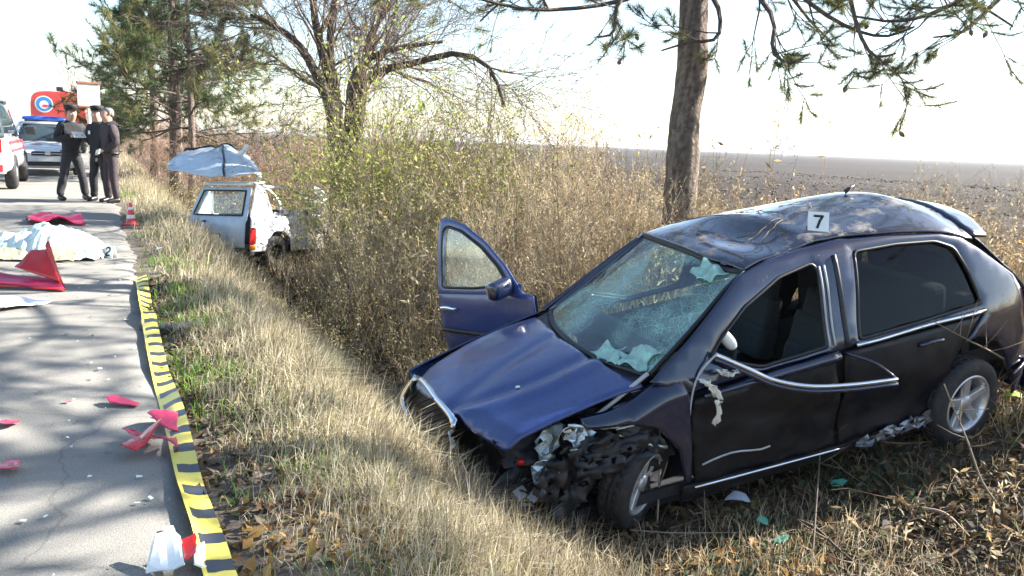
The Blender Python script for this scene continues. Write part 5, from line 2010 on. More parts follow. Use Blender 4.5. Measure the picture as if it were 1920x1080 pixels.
# ------------------------------------------------------------------ parked vehicles
M['glass_car'] = pbr('car_window', (.03, .045, .05), .06, coat=.5, noise=(2, .3))
M['blue_lens'] = pbr('blue_beacon_lens', (.03, .12, .5), .15, coat=.6, noise=(8, .1))
M['lamp_glass'] = pbr('headlamp_glass', (.62, .65, .68), .1, .3, coat=.8, noise=(12, .2))
M['red_stripe'] = pbr('red_reflective_film', (.72, .06, .07), .35, noise=(6, .1))
M['blue_film'] = pbr('blue_reflective_film', (.05, .25, .6), .35, noise=(6, .1))


def loft(name, rings, mat, parent, smooth=True, cap=True):
    """rings (k,n,3) closed cross-sections"""
    Rg = np.asarray(rings, float)
    k, n, _ = Rg.shape
    ii = np.arange(k * n).reshape(k, n)
    q = [(ii[i, j], ii[i, (j + 1) % n], ii[i + 1, (j + 1) % n], ii[i + 1, j]) for i in range(k - 1) for j in range(n)]
    g_ = Geo()
    V = Rg.reshape(-1, 3)
    t = []
    if cap:
        V = np.vstack([V, Rg[0].mean(0), Rg[-1].mean(0)])
        a, b = k * n, k * n + 1
        t = [(a, (j + 1) % n, j) for j in range(n)] + [(b, ii[-1, j], ii[-1, (j + 1) % n]) for j in range(n)]
    g_.add(V, tris=t, quads=q)
    return g_.build(name, mat, parent, smooth=smooth)


def ring(x, zb, zt, wb, wt, r=.25, n=20):
    """rounded box section, wb/wt half-widths at bottom and top"""
    a = np.linspace(0, 2 * math.pi, n, endpoint=False) + math.pi / n
    c, s = np.cos(a), np.sin(a)
    e = .45
    yy = np.sign(c) * np.abs(c) ** e
    zz = np.sign(s) * np.abs(s) ** e
    f = (zz + 1) / 2
    w = wb + (wt - wb) * f
    return np.stack([np.full(n, x), yy * w, zb + (zt - zb) * f], 1)


def road_car(name, loc, rz, label, cat, paint, L=4.2, wid=.85, H=1.5, hoodz=.95, wsx=(1.05, 1.75), rear=3.6, cat_group=None, lightbar=True, band=None, hatch=True):
    """front at x = 0, car runs to x = -L; faces local +x"""
    c = empty(name, loc, (0, 0, rz), label=label, category=cat)
    b = loft('body', [ring(-.02, .42, .62, wid * .78, wid * .72), ring(-.08, .22, .72, wid * .92, wid * .84), ring(-.35, .20, .82, wid * .98, wid * .90), ring(-wsx[0], .20, hoodz, wid, wid * .92),
                      ring(-1.6, .20, hoodz + .02, wid, wid * .94), ring(-L * .62, .20, hoodz + .04, wid, wid * .94), ring(-rear, .20, hoodz + .04, wid, wid * .92), ring(-L + .15, .24, hoodz, wid * .97, wid * .85), ring(-L, .40, .8, wid * .85, wid * .75)], paint, c)
    cab = loft('cabin_glass', [ring(-wsx[0] + .02, hoodz - .08, hoodz, wid * .86, wid * .84), ring(-(wsx[0] + wsx[1]) / 2, hoodz - .1, (hoodz + H) / 2, wid * .9, wid * .82), ring(-wsx[1], hoodz - .1, H - .03, wid * .92, wid * .72), ring(-L * .62, hoodz - .1, H - .02, wid * .92, wid * .74),
                             ring(-rear + .1, hoodz - .1, H - .06, wid * .92, wid * .70), ring(-rear - .35, hoodz - .1, hoodz + .06, wid * .88, wid * .78)], M['glass_car'], c)
    g_ = Geo()
    loft('roof', [ring(-wsx[1] + .06, H - .075, H - .03, wid * .72, wid * .68), ring(-wsx[1] - .2, H - .07, H + .01, wid * .755, wid * .70), ring(-L * .6, H - .07, H + .02, wid * .765, wid * .71), ring(-rear + .1, H - .1, H - .02, wid * .75, wid * .68)], paint, c)
    for sg in (1, -1):
        for x0, z0, y0, x1, z1, y1 in ((-wsx[0] + .03, hoodz - .03, wid * .89, -wsx[1] + .02, H - .045, wid * .735), (-L * .52, hoodz, wid * .945, -L * .54, H - .05, wid * .755), (-rear - .2, hoodz, wid * .93, -rear + .12, H - .08, wid * .74)):
            g_ = Geo()
            tube1(g_, [(x0, sg * y0, z0), ((x0 + x1) / 2, sg * (y0 + y1) / 2 + sg * .012, (z0 + z1) / 2), (x1, sg * y1, z1)], .042, 6)
            g_.build('pillar', paint, c, smooth=True)
        g_ = Geo()
        g_.box((-wsx[0] - .18, sg * (wid + .09), hoodz + .06), (.10, .18, .14))
        bevel(g_.build('wing_mirror', M['black'], c), .03, 2)
        hl = loft('headlight', [ring(-.02 - .0, .60, .70, .09, .07, n=10) + np.array((.0, sg * wid * .62, 0)), ring(-.30, .60, .80, .10, .08, n=10) + np.array((.0, sg * wid * .78, 0))], M['lamp_glass'], c)
        g_ = Geo()
        lathe(g_, [(.001, .0), (.045, .0), (.05, -.03)], 12, axis=0, c=(.0, sg * wid * .66, .36), closed=False)
        g_.build('fog_lamp', M['lamp_glass'], c)
        for x in (-.78, -L + .82):
            w = empty('wheel', (x, sg * (wid - .11), .30), parent=c)
            g_ = Geo()
            lathe(g_, [(.17, -.09), (.27, -.09), (.30, -.05), (.30, .05), (.27, .09), (.17, .09)], 26, axis=1)
            g_.build('tyre', M['rubber'], w, smooth=True)
            g_ = Geo()
            lathe(g_, [(.001, sg * .085), (.06, sg * .09), (.17, sg * .07), (.18, 0)], 18, axis=1, closed=False)
            g_.build('rim', M['alloy'], w, smooth=True)
    g_ = Geo().box((.0, 0, .62), (.03, wid * .95, .12))
    gr_ = bevel(g_.build('grille', M['black'], c), .02, 2)
    g_ = Geo().box((.022, 0, .62), (.02, wid * .9, .02)).box((.025, 0, .63), (.03, .14, .10))
    bevel(g_.build('grille_bar', M['chrome'], gr_), .008, 2)
    g_ = Geo().box((-.02, 0, .34), (.08, wid * 1.25, .11))
    bevel(g_.build('air_intake', M['black'], c), .03, 2)
    g_ = Geo().box((.035, 0, .46), (.02, .52, .11))
    bevel(g_.build('number_plate', M['white_plastic'], c), .006, 1)
    if lightbar:
        lb = loft('light_bar', [ring(-wsx[1] - .15, H + .04, H + .10, wid * .62, wid * .58), ring(-wsx[1] - .22, H + .03, H + .16, wid * .70, wid * .66), ring(-wsx[1] - .42, H + .03, H + .16, wid * .70, wid * .66), ring(-wsx[1] - .5, H + .04, H + .10, wid * .62, wid * .58)], M['blue_lens'], c)
        g_ = Geo().box((-wsx[1] - .32, 0, H + .02), (.3, wid * 1.2, .05))
        bevel(g_.build('mount', M['black'], lb), .01, 1)
    return c


def ground_pose(px, py):
    q = Gp(px, py)
    return (float(q[0]), float(q[1]), .012)


# police car facing the camera
pc = road_car('police_car', ground_pose(92, 331), math.radians(-90 + 30), 'white police car with a light bar parked on the road behind the standing men', 'car', M['white_paint'], H=1.50, wid=.85)
for dx, mt in ((-.22, M['red_stripe']), (.22, M['blue_film'])):
    gg = Geo()
    V = [(-.50, dx - .16, .883), (-.50, dx + .10, .883), (-.62, dx + .10, .895), (-.62, dx - .16, .895)]
    gg.add(V, quads=[(0, 1, 2, 3)])
    gg.build('bonnet_mark', mt, pc)
# red and white rescue vehicle at the edge of the carriageway, tail towards the camera
_q = Gp(30, 360)
resq = empty('rescue_vehicle', (float(_q[0]), float(_q[1]), .012), (0, 0, _ra + math.pi / 2), label='white rescue vehicle with red panels parked at the side of the carriageway', category='car')
# local: x runs forward away from the camera, y to the left; its right flank lies on y = -.0
wv = .92
OFF = np.array((0, wv + .02, 0))
rs = lambda *a, **k: ring(*a, **k) + OFF
loft('body', [rs(0.0, .45, .95, wv * .92, wv * .88), rs(.06, .30, 1.02, wv * .98, wv * .93), rs(.5, .28, 1.05, wv, wv * .95), rs(3.2, .28, 1.05, wv, wv * .95), rs(4.1, .28, .95, wv * .96, wv * .9), rs(4.3, .4, .8, wv * .85, wv * .8)], M['white_paint'], resq)
loft('cabin_glass', [rs(.10, .95, 1.12, wv * .88, wv * .84), rs(.30, .95, 1.72, wv * .90, wv * .72), rs(2.4, .95, 1.76, wv * .92, wv * .74), rs(3.3, .95, 1.08, wv * .9, wv * .84)], M['glass_car'], resq)
loft('roof', [rs(.26, 1.68, 1.75, wv * .74, wv * .70), rs(.5, 1.68, 1.80, wv * .77, wv * .72), rs(2.3, 1.68, 1.80, wv * .78, wv * .73), rs(2.6, 1.64, 1.70, wv * .74, wv * .70)], M['white_paint'], resq)
for y in (.10, 1.62):
    gg = Geo().box((.03, y + (.16 if y < 1 else -.04), .84), (.09, .15, .26))
    bevel(gg.build('tail_light', M['red_lens'], resq), .02, 2)
gg = Geo().box((.02, .94, .42), (.10, 1.60, .20))
bevel(gg.build('rear_bumper', M['white_plastic'], resq), .03, 2)
for y in (.28, 1.3):
    gg = Geo().box((-.032, y + .05, .43), (.02, .30, .13))
    bevel(gg.build('red_panel', M['red_stripe'], resq), .01, 1)
gg = Geo().box((.015, .70, .74), (.05, .90, .34))
bevel(gg.build('red_panel', M['red_stripe'], resq), .01, 1)
gg = Geo()
gg.add([(.3, .045, .72), (3.6, .045, .72), (3.6, .085, .93), (.3, .085, .93)], quads=[(0, 1, 2, 3)])
gg.build('flank_stripe', M['red_stripe'], resq)
for x in (.75, 3.4):
    for y, sg in ((.11, -1), (1.77, 1)):
        w = empty('wheel', (x, y, .34), parent=resq)
        gg = Geo()
        lathe(gg, [(.19, -.10), (.30, -.10), (.34, -.06), (.34, .06), (.30, .10), (.19, .10)], 26, axis=1)
        gg.build('tyre', M['rubber'], w, smooth=True)
        gg = Geo()
        lathe(gg, [(.001, sg * .09), (.06, sg * .10), (.19, sg * .07), (.20, 0)], 18, axis=1, closed=False)
        gg.build('rim', M['alloy'], w, smooth=True)
gg = Geo().box((2.95, -.12, 1.12), (.10, .2, .16))
bevel(gg.build('wing_mirror', M['black'], resq), .03, 2)
gg = Geo()
tube1(gg, [(.35, .94, 1.8), (1.2, .94, 1.9)], .05, 8)
gg.build('roof_beacon', M['blue_lens'], resq)

resq.scale = (1.12, 1.12, 1.12)
# red fire truck
_t = Gp(105, 290)
_dt = 44.0
_tp = Dp(112, 268, _dt)
truck = empty('red_truck', (float(_tp[0]), float(_tp[1]), .012), (0, 0, -math.pi / 2 + _ra), label='red box truck with a round blue and white emblem parked behind the police car', category='truck')
# faces the camera: local +x towards the camera, cab at the front
loft('body', [ring(-.02, .9, 3.05, 1.25, 1.22), ring(-.10, .85, 3.12, 1.27, 1.25), ring(-6.0, .85, 3.12, 1.27, 1.25), ring(-6.1, .9, 3.05, 1.25, 1.22)], M['red_paint'], truck, smooth=False)
gg = Geo().box((-3.0, 0, .65), (6.0, 1.0, .35))
gg.build('chassis', M['black'], truck)
gg = Geo()
an = np.linspace(0, 2 * math.pi, 28, endpoint=False)
for nm, r0, y0, z0, mt, xo in (('emblem_disc', .42, -.62, 2.45, M['white_plastic'], .010), ('emblem_ring', .36, -.62, 2.45, M['blue_film'], .016), ('emblem_centre', .21, -.62, 2.42, M['white_plastic'], .022), ('emblem_mark', .13, -.58, 2.36, M['red_stripe'], .028)):
    gg = Geo()
    V = [(xo, y0 + r0 * math.cos(a), z0 + r0 * math.sin(a) * (.55 if nm == 'emblem_mark' else 1)) for a in an] + [(xo, y0, z0)]
    gg.add(V, tris=[(28, i, (i + 1) % 28) for i in range(28)])
    gg.build(nm, mt, truck)
gg = Geo().box((-.4, .1, 3.25), (.25, .3, .22))
bevel(gg.build('roof_vent', M['black'], truck), .03, 1)
for x in (-1.0, -4.9):
    for y in (-1.05, 1.05):
        gg = Geo()
        lathe(gg, [(.2, -.14), (.45, -.14), (.5, -.08), (.5, .08), (.45, .14), (.2, .14)], 26, axis=1, c=(x, y, .5))
        gg.build('wheel', M['rubber'], truck, smooth=True)

# white board on a post
_s = Gp(170, 352)
sb = empty('white_board', (float(_s[0]) - .25, float(_s[1]) + .6, .0), (0, 0, math.radians(42)), label='blank white square board on a pale post beside the road', category='sign')
_sd = math.hypot(float(_s[0]), float(_s[1]) + .6)
_k = 19.3 / FPX
gg = Geo().box((0, 0, 2.16), (.50, .03, .50))
bevel(gg.build('board', M['white_plastic'], sb), .01, 2)
M['brown_trim'] = pbr('weathered_brown_wood', (.22, .10, .06), .8, noise=(12, .3))
gg = Geo().box((0, -.01, 2.44), (.54, .07, .06))
bevel(gg.build('top_rail', M['brown_trim'], sb), .01, 1)
gg = Geo().box((0, -.01, 1.885), (.50, .05, .045))
bevel(gg.build('bottom_rail', M['brown_trim'], sb), .01, 1)
M['palepost'] = pbr('pale_post', (.55, .55, .45), .7, noise=(9, .2))
gg = Geo()
tube1(gg, [(0, .04, -.1), (0, .04, 1.2), (0, .04, 2.3)], .045, 10)
gg.build('post', M['palepost'], sb, smooth=True)


# ------------------------------------------------------------------ people
M['cl_black'] = pbr('black_uniform', (.010, .010, .012), .75, noise=(14, .35), bump=(26, .5, .02))
M['cl_trouser'] = pbr('dark_grey_trousers', (.022, .021, .024), .8, noise=(14, .35), bump=(22, .5, .02))
M['cl_plum'] = pbr('plum_brown_jacket', (.040, .026, .030), .8, noise=(14, .3), bump=(24, .5, .02))
M['cl_shoe'] = pbr('black_leather', (.012, .011, .011), .4, noise=(14, .3))
M['cl_pale'] = pbr('pale_paper', (.75, .74, .70), .7, noise=(14, .08))
M['cl_badge'] = pbr('silver_badge', (.6, .6, .62), .3, .6, noise=(14, .1))
M['cl_grey'] = pbr('grey_shoulder_patch', (.30, .31, .33), .7, noise=(14, .2))
M['grey_hair'] = pbr('grey_hair', (.16, .15, .14), .7, noise=(60, .3))


FOLDS = bpy.data.textures.new('cloth_folds', 'CLOUDS')
FOLDS.noise_scale = .11
FOLDS.noise_depth = 3


def skinned(name, chains, mat, parent, sub=2):
    """chains: lists of (point, radius or (rx, ry)); equal points are shared, the first point is the root"""
    V, Rr, E, key = [], [], [], {}
    for ch in chains:
        prev = None
        for p, r in ch:
            kx = tuple(np.round(p, 4))
            if kx not in key:
                key[kx] = len(V)
                V.append(kx)
                Rr.append(r if hasattr(r, '__len__') else (r, r))
            i = key[kx]
            if prev is not None and prev != i:
                E.append((prev, i))
            prev = i
    me = bpy.data.meshes.new(name)
    me.from_pydata(V, E, [])
    o = bpy.data.objects.new(name, me)
    COL.objects.link(o)
    o.parent = parent
    me.materials.append(mat)
    md = o.modifiers.new('skin', 'SKIN')
    md.use_smooth_shade = True
    for i, r in enumerate(Rr):
        me.skin_vertices[0].data[i].radius = r
        me.skin_vertices[0].data[i].use_root = (i == 0)
    subsurf(o, sub)
    return o


def person(loc, rz, label, jacket, trousers, arms, hair, cap=True, head_turn=0.0, stance=.10, H=1.76, lean=0.0):
    """faces local +y; arms: for left (-x... sg=-1) and right (sg=+1) the elbow and wrist points"""
    k = H / 1.76
    P = lambda x, y, z: np.array((x, y, z)) * k
    c = empty('person', loc, (0, 0, rz), label=label, category='person')
    pel, chest, neck = P(0, 0, .95), P(0, lean * .5 + .0, 1.28), P(0, lean, 1.49)
    chin, skull = P(0, lean + .035, 1.585), P(0, lean + .012, 1.675)
    body = [[(pel, (.115 * k, .085 * k)), (P(0, lean * .3, 1.10), (.115 * k, .085 * k)), (chest, (.150 * k, .105 * k)), (P(0, lean * .9, 1.42), (.09 * k, .07 * k)), (neck, .062 * k), (chin, (.078 * k, .092 * k)), (skull, (.090 * k, .108 * k)), (P(0, lean + .005, 1.745), (.062 * k, .075 * k))],
            [(chin, (.078 * k, .092 * k)), (P(0, lean + .150, 1.630), .016 * k)]]
    jk = [[(P(0, 0, .80), (.185 * k, .150 * k)), (P(0, 0, .90), (.182 * k, .145 * k)), (P(0, lean * .3, 1.08), (.182 * k, .140 * k)), (chest, (.205 * k, .150 * k)), (P(0, lean * .85, 1.42), (.15 * k, .105 * k)), (P(0, lean, 1.545), (.078 * k, .080 * k))]]
    for sg in (-1, 1):
        el, wr = arms[0 if sg < 0 else 1]
        sh = P(sg * .185, lean * .8, 1.40)
        el, wr = P(*el), P(*wr)
        d = (wr - el) / np.linalg.norm(wr - el)
        hand = wr + d * .07 * k
        body.append([(chest, (.150 * k, .105 * k)), (sh, .058 * k), (el, .042 * k), (wr, .028 * k), (hand, (.040 * k, .020 * k))])
        perp = np.cross(d, (0, 0, 1.0))
        perp = perp / (np.linalg.norm(perp) + 1e-6) if np.linalg.norm(perp) > .2 else np.array((1.0, 0, 0))
        for f in range(4):
            o_ = perp * (f - 1.5) * .021 * k
            ln = (.070, .080, .075, .058)[f] * k
            m1 = hand + o_ + d * ln * .5
            m2 = hand + o_ + d * ln * .8 + np.array((0, 0, -.025)) * k
            body.append([(hand, (.040 * k, .020 * k)), (m1, .0095 * k), (m2, .0085 * k)])
        body.append([(hand, (.040 * k, .020 * k)), (hand - d * .01 + perp * .055 * k, .011 * k), (hand + d * .03 * k + perp * .066 * k, .009 * k)])
        jk.append([(chest, (.205 * k, .150 * k)), (sh, .098 * k), (el, .078 * k), (wr, .056 * k)])
    tr = [[(P(0, 0, 1.08), (.135 * k, .105 * k)), (P(0, 0, .98), (.150 * k, .115 * k)), (P(0, 0, .86), (.152 * k, .118 * k))]]
    for sg in (-1, 1):
        hip, kn, an_ = P(sg * .095, 0, .84), P(sg * (.10 + stance * .5), .025, .48), P(sg * (.10 + stance), -.01, .10)
        body.append([(pel, (.115 * k, .085 * k)), (hip, .075 * k), (kn, .050 * k), (an_, .036 * k), (an_ + P(0, .07, -.05), (.026 * k, .02 * k))])
        tr.append([(P(0, 0, .86), (.152 * k, .118 * k)), (hip, (.102 * k, .105 * k)), (kn, (.076 * k, .08 * k)), (an_ + P(0, 0, .08), (.070 * k, .078 * k)), (an_ + P(0, .01, -.03), (.066 * k, .078 * k))])
    skinned('body', body, M['skin'], c)
    jo = skinned('jacket', jk, jacket, c)
    to = skinned('trousers', tr, trousers, c)
    for o_, st_ in ((jo, .035), (to, .03)):
        dm = o_.modifiers.new('folds', 'DISPLACE')
        dm.texture = FOLDS
        dm.strength = st_
        dm.mid_level = .5
        dm.texture_coords = 'LOCAL'
    g_ = Geo()
    a = np.linspace(0, 2 * math.pi, 24)
    tube1(g_, np.stack([.176 * np.cos(a) * k, .138 * np.sin(a) * k, np.full(24, .93 * k)], 1), .022, 6)
    g_.build('belt', M['cl_shoe'], c)
    for sg in (-1, 1):
        an_ = P(sg * (.10 + stance), -.01, .10)
        skinned('shoe', [[(an_ + P(0, -.07, -.045), (.050 * k, .055 * k)), (an_ + P(0, .04, -.048), (.054 * k, .056 * k)), (an_ + P(0, .12, -.06), (.052 * k, .042 * k)), (an_ + P(0, .20, -.066), (.046 * k, .034 * k))]], M['cl_shoe'], c)
    hd = empty('head_gear', parent=c) if False else c
    g_ = Geo()
    # hair: a cap of hair on the back and sides of the skull
    a = np.linspace(0, 2 * math.pi, 20, endpoint=False)
    rings = []
    for z, rx, ry, dy in ((1.60, .072, .055, -.045), (1.64, .088, .080, -.030), (1.69, .092, .098, -.012), (1.735, .082, .090, -.006), (1.765, .045, .050, -.004), (1.772, .005, .006, -.004)):
        rings.append(np.stack([rx * np.cos(a), ry * np.sin(a) + dy + lean, np.full(20, z)], 1) * k)
    loft('hair', rings, hair, c)
    for sg in (-1, 1):
        g_ = Geo()
        lathe(g_, [(.001, -.004), (.007, -.003), (.010, .001), (.001, .003)], 10, axis=1, c=P(sg * .033, lean + .104, 1.672), closed=False)
        g_.build('eye', M['print_black'], c)
        skinned('ear', [[(P(sg * .086, lean + .0, 1.69), (.012, .02)), (P(sg * .090, lean + .002, 1.655), (.010, .018)), (P(sg * .082, lean + .006, 1.63), (.007, .012))]], M['skin'], c, 1)
    g_ = Geo()
    tube1(g_, [P(-.028, lean + .108, 1.592), P(0, lean + .118, 1.594), P(.028, lean + .108, 1.592)], .007, 6)
    g_.build('mouth', M['red_stripe'] if False else M['brown_trim'], c)
    if cap:
        rings = []
        for z, rx, ry, dy in ((1.705, .098, .108, .0), (1.74, .106, .118, .004), (1.775, .118, .130, .010), (1.80, .108, .120, .008), (1.812, .05, .06, .004)):
            rings.append(np.stack([rx * np.cos(a), ry * np.sin(a) + dy + lean, np.full(20, z)], 1) * k)
        cp = loft('cap', rings, jacket, c)
        g_ = Geo()
        b = np.linspace(.25, math.pi - .25, 12)
        inn = np.stack([.098 * np.cos(b), .108 * np.sin(b) + lean, np.full(12, 1.712)], 1) * k
        out = np.stack([.108 * np.cos(b), .175 * np.sin(b) + lean, np.full(12, 1.698)], 1) * k
        g_.add(np.concatenate([inn, out]), quads=[(i, i + 1, 13 + i, 12 + i) for i in range(11)])
        solid(g_.build('peak', M['cl_shoe'], cp), .006)
    return c


def feet(px, py):
    q = Gp(px, py)
    return (float(q[0]), float(q[1]), .012)


pa = person(feet(138, 376), math.radians(-130), 'person in black uniform and peaked cap looking down at papers in both hands', M['cl_black'], M['cl_trouser'],
            (((-.30, .06, 1.14), (-.10, .30, 1.22)), ((.30, .06, 1.14), (.10, .30, 1.22))), M['hair'], True, lean=.05, stance=.13)
gg = Geo().box((.0, .37, 1.25), (.22, .02, .16), eul(.9, 0, 0))
pp = bevel(gg.build('notepad', M['cl_pale']), .004, 1)
tag(pp, 'white sheet of notes held by the person in peaked cap', 'paper')
pp.location = pa.location
pp.rotation_euler = pa.rotation_euler
gg = Geo().box((-.10, -.105, 1.36), (.16, .03, .09)).box((.10, -.105, 1.36), (.16, .03, .09))
pb = person(feet(190, 379), math.radians(165), 'person in black uniform and cap standing face on with arms behind the back', M['cl_black'], M['cl_black'],
            (((-.27, -.06, 1.13), (-.12, -.16, .95)), ((.27, -.06, 1.13), (.12, -.16, .95))), M['hair'], True, lean=0.0, stance=.06)
gg = Geo().box((.09, .135, 1.30), (.05, .012, .07))
bevel(gg.build('badge', M['cl_badge'], pb), .006, 1)
pcn = person(feet(211, 381), math.radians(140), 'bareheaded person in a plum brown jacket and trousers holding folded paper', M['cl_plum'], M['cl_plum'],
             (((-.27, .0, 1.12), (-.15, .22, .98)), ((.27, -.02, 1.12), (.26, .10, .90))), M['grey_hair'], False, lean=0.02, stance=.05)
gg = Geo().box((-.14, .30, .95), (.15, .02, .10), eul(.3, .2, 0))
pq = bevel(gg.build('folded_paper', M['cl_pale']), .004, 1)
tag(pq, 'small white folded paper in the hand of the plum jacketed person', 'paper')
pq.location = pcn.location
pq.rotation_euler = pcn.rotation_euler

# ------------------------------------------------------------------ things on the road
# barrier tape along the edge
def stripe_mat():
    m, t, out = new_mat('black_yellow_tape')
    L = t.links.new
    b = N(t, 'ShaderNodeBsdfPrincipled', i_Roughness=.35)
    L(b.outputs[0], out.inputs[0])
    a = N(t, 'ShaderNodeAttribute', attribute_name='Col')
    nz = N(t, 'ShaderNodeTexNoise', i_Scale=25.0, i_Detail=4.0)
    tc = N(t, 'ShaderNodeTexCoord')
    L(tc.outputs['Object'], nz.inputs['Vector'])
    sp = N(t, 'ShaderNodeSeparateColor')
    L(a.outputs['Color'], sp.inputs[0])
    ad = N(t, 'ShaderNodeMath', operation='MULTIPLY_ADD')
    L(nz.outputs['Fac'], ad.inputs[0])
    ad.inputs[1].default_value = .05
    L(sp.outputs[0], ad.inputs[2])
    fr_ = N(t, 'ShaderNodeMath', operation='FRACT')
    L(ad.outputs[0], fr_.inputs[0])
    gt = N(t, 'ShaderNodeMath', operation='GREATER_THAN')
    L(fr_.outputs[0], gt.inputs[0])
    gt.inputs[1].default_value = .60
    mg = N(t, 'ShaderNodeMath', operation='LESS_THAN')     # unprinted margin along one edge
    L(sp.outputs[1], mg.inputs[0])
    mg.inputs[1].default_value = .86
    ml = N(t, 'ShaderNodeMath', operation='MULTIPLY')
    L(gt.outputs[0], ml.inputs[0])
    L(mg.outputs[0], ml.inputs[1])
    mx = N(t, 'ShaderNodeMix', data_type='RGBA')
    L(ml.outputs[0], mx.inputs[0])
    mx.inputs[6].default_value = (.74, .62, .10, 1)
    mx.inputs[7].default_value = (.035, .04, .05, 1)
    L(mx.outputs[2], b.inputs['Base Color'])
    return m


M['tape'] = stripe_mat()
pts = [(264, 519), (279, 600), (299, 690), (326, 780), (353, 890), (388, 990), (415, 1085), (450, 1190)]
Q = spline([Gp(a, b, .03) for a, b in pts], 90)
d = np.gradient(Q, axis=0)
d[:, 2] = 0
d /= np.linalg.norm(d, axis=1, keepdims=True)
nrm = np.stack([-d[:, 1], d[:, 0], np.zeros(len(d))], 1)
cum = np.concatenate([[0], np.cumsum(np.linalg.norm(np.diff(Q, axis=0), axis=1))])
gg = Geo()
V, C = [], []
zg = np.maximum(terr(Q[:, 0], Q[:, 1]), .012)
for j, u in enumerate((-1, -.33, .33, 1)):
    P3 = Q + nrm * u * .05
    P3[:, 2] = np.maximum(zg, .012) + .022 + .045 * np.exp(-((Q[:, 1] - float(Gp(280, 604)[1])) / .22) ** 2) + .016 * np.sin(cum * 3.1 + u * 1.2) + .026 * (u * np.sin(cum * 2.2 + 1)) * np.sin(cum * .9) + .006 * fbm(cum, cum * 0 + u, 9, 5)
    V.append(P3)
    C.append(np.stack([cum / .225, np.full(len(cum), (1 - u) / 2), np.zeros(len(cum))], 1))
V, C = np.stack(V, 1).reshape(-1, 3), np.stack(C, 1).reshape(-1, 3)
nn = len(cum)
gg.add(V, quads=[(i * 4 + j, i * 4 + j + 1, i * 4 + 5 + j, i * 4 + 4 + j) for i in range(nn - 1) for j in range(3)], col=C)
tp_ = gg.build('barrier_tape', M['tape'], smooth=True)
tag(tp_, 'yellow and black striped barrier tape lying along the road edge', 'tape')


def shard(name, outline, thick, mat, label, cat, bend=.03, seed=0, group=None, z=.012, tilt=(0, 0), anchor=None):
    """flat broken piece lying on the road: outline given as photo pixels on the ground"""
    P = np.array([Gp(a, b, z)[:2] for a, b in outline])
    c = P.mean(0)
    Pl = P - c
    r = np.random.default_rng(seed)
    ph = r.uniform(0, 6, 2)
    f = lambda x, y: np.stack([x, y, 1.7 * bend * (1 + np.sin(x * 11 + ph[0]) * np.cos(y * 10 + ph[1])) + .25 * bend * np.abs(np.sin(x * 37 + y * 23)) + tilt[0] * x + tilt[1] * y + thick], -1)
    sz = max(np.ptp(Pl[:, 0]), np.ptp(Pl[:, 1]))
    o = panel(name, Pl.tolist(), f, mat, None, step=max(.025, sz / 10), th=thick, roll=.002, inset=.008, rnd=.004, smooth=False)
    o.location = (c[0], c[1], z)
    tag(o, label, cat, group)
    return o


shard('bumper_shard', [(198, 757), (215, 753), (262, 758), (258, 766), (205, 764)], .004, M['crimson_plastic'], 'slim crimson plastic shard lying alone on the shaded asphalt', 'debris', .012, 1)
shard('bumper_shard', [(-4, 800), (12, 790), (40, 795), (30, 803), (5, 808)], .004, M['crimson_plastic'], 'dark crimson shard with a pointed tip on the shaded asphalt', 'debris', .014, 2)
shard('bumper_shard', [(-6, 885), (15, 874), (38, 872), (36, 895), (-6, 896)], .004, M['crimson_plastic'], 'pink square cornered bumper shard on the grey asphalt', 'debris', .014, 3)
shard('bumper_shard', [(276, 800), (300, 790), (334, 788), (336, 822), (296, 812)], .004, M['crimson_plastic'], 'magenta bumper flap pushed under the barrier tape', 'debris', .02, 4)
shard('bumper_shard', [(235, 828), (262, 824), (300, 832), (318, 848), (330, 838), (335, 858), (290, 850), (262, 842)], .004, M['crimson_plastic'], 'jagged crimson bumper strip touching the barrier tape', 'debris', .03, 5)
shard('bumper_shard', [(224, 850), (258, 848), (296, 824), (304, 836), (286, 856), (254, 870), (235, 866)], .005, M['red_plastic'], 'bright red folded bumper shard beside the barrier tape', 'debris', .04, 6, tilt=(.15, .05))
shard('white_panel_piece', [(-20, 566), (60, 564), (98, 568), (80, 574), (10, 586), (-20, 586)], .012, M['white_plastic'], 'long white body panel piece lying on the road', 'debris', .012, 7)
shard('bumper_shard', [(48, 416), (70, 409), (110, 412), (152, 414), (160, 424), (100, 421), (60, 423)], .02, M['crimson_plastic'], 'long dark red bumper strip lying behind the covered mound', 'debris', .03, 8)
shard('plastic_scrap', [(272, 1084), (290, 1050), (318, 1043), (340, 1052), (346, 1090)], .006, M['white_plastic'], 'large white plastic scrap lying next to the barrier tape', 'debris', .03, 9, tilt=(.1, .1))
shard('plastic_scrap', [(342, 1052), (368, 1046), (366, 1070), (346, 1080)], .006, M['red_plastic'], 'red plastic scrap between white pieces near the barrier tape', 'debris', .04, 10)
shard('plastic_scrap', [(366, 1050), (384, 1040), (388, 1075), (366, 1082)], .006, M['white_plastic'], 'narrow white plastic scrap tucked under the barrier tape', 'debris', .04, 11)

# red bumper, standing on its edge
bc = Gp(70, 542)
bump = empty('torn_bumper', (float(bc[0]), float(bc[1]), .012), (0, 0, 0), label='bright red torn bumper lying on the road with one corner standing up', category='bumper')


def bp3(px, py, dy=0.0):
    """photo pixel on an upright plane through the bumper's foot"""
    d_ = pxdir(px, py)
    t_ = (bc[1] + dy) / d_[1]
    q_ = EYEP + d_ * t_
    return q_ - np.array([bc[0], bc[1], .012])


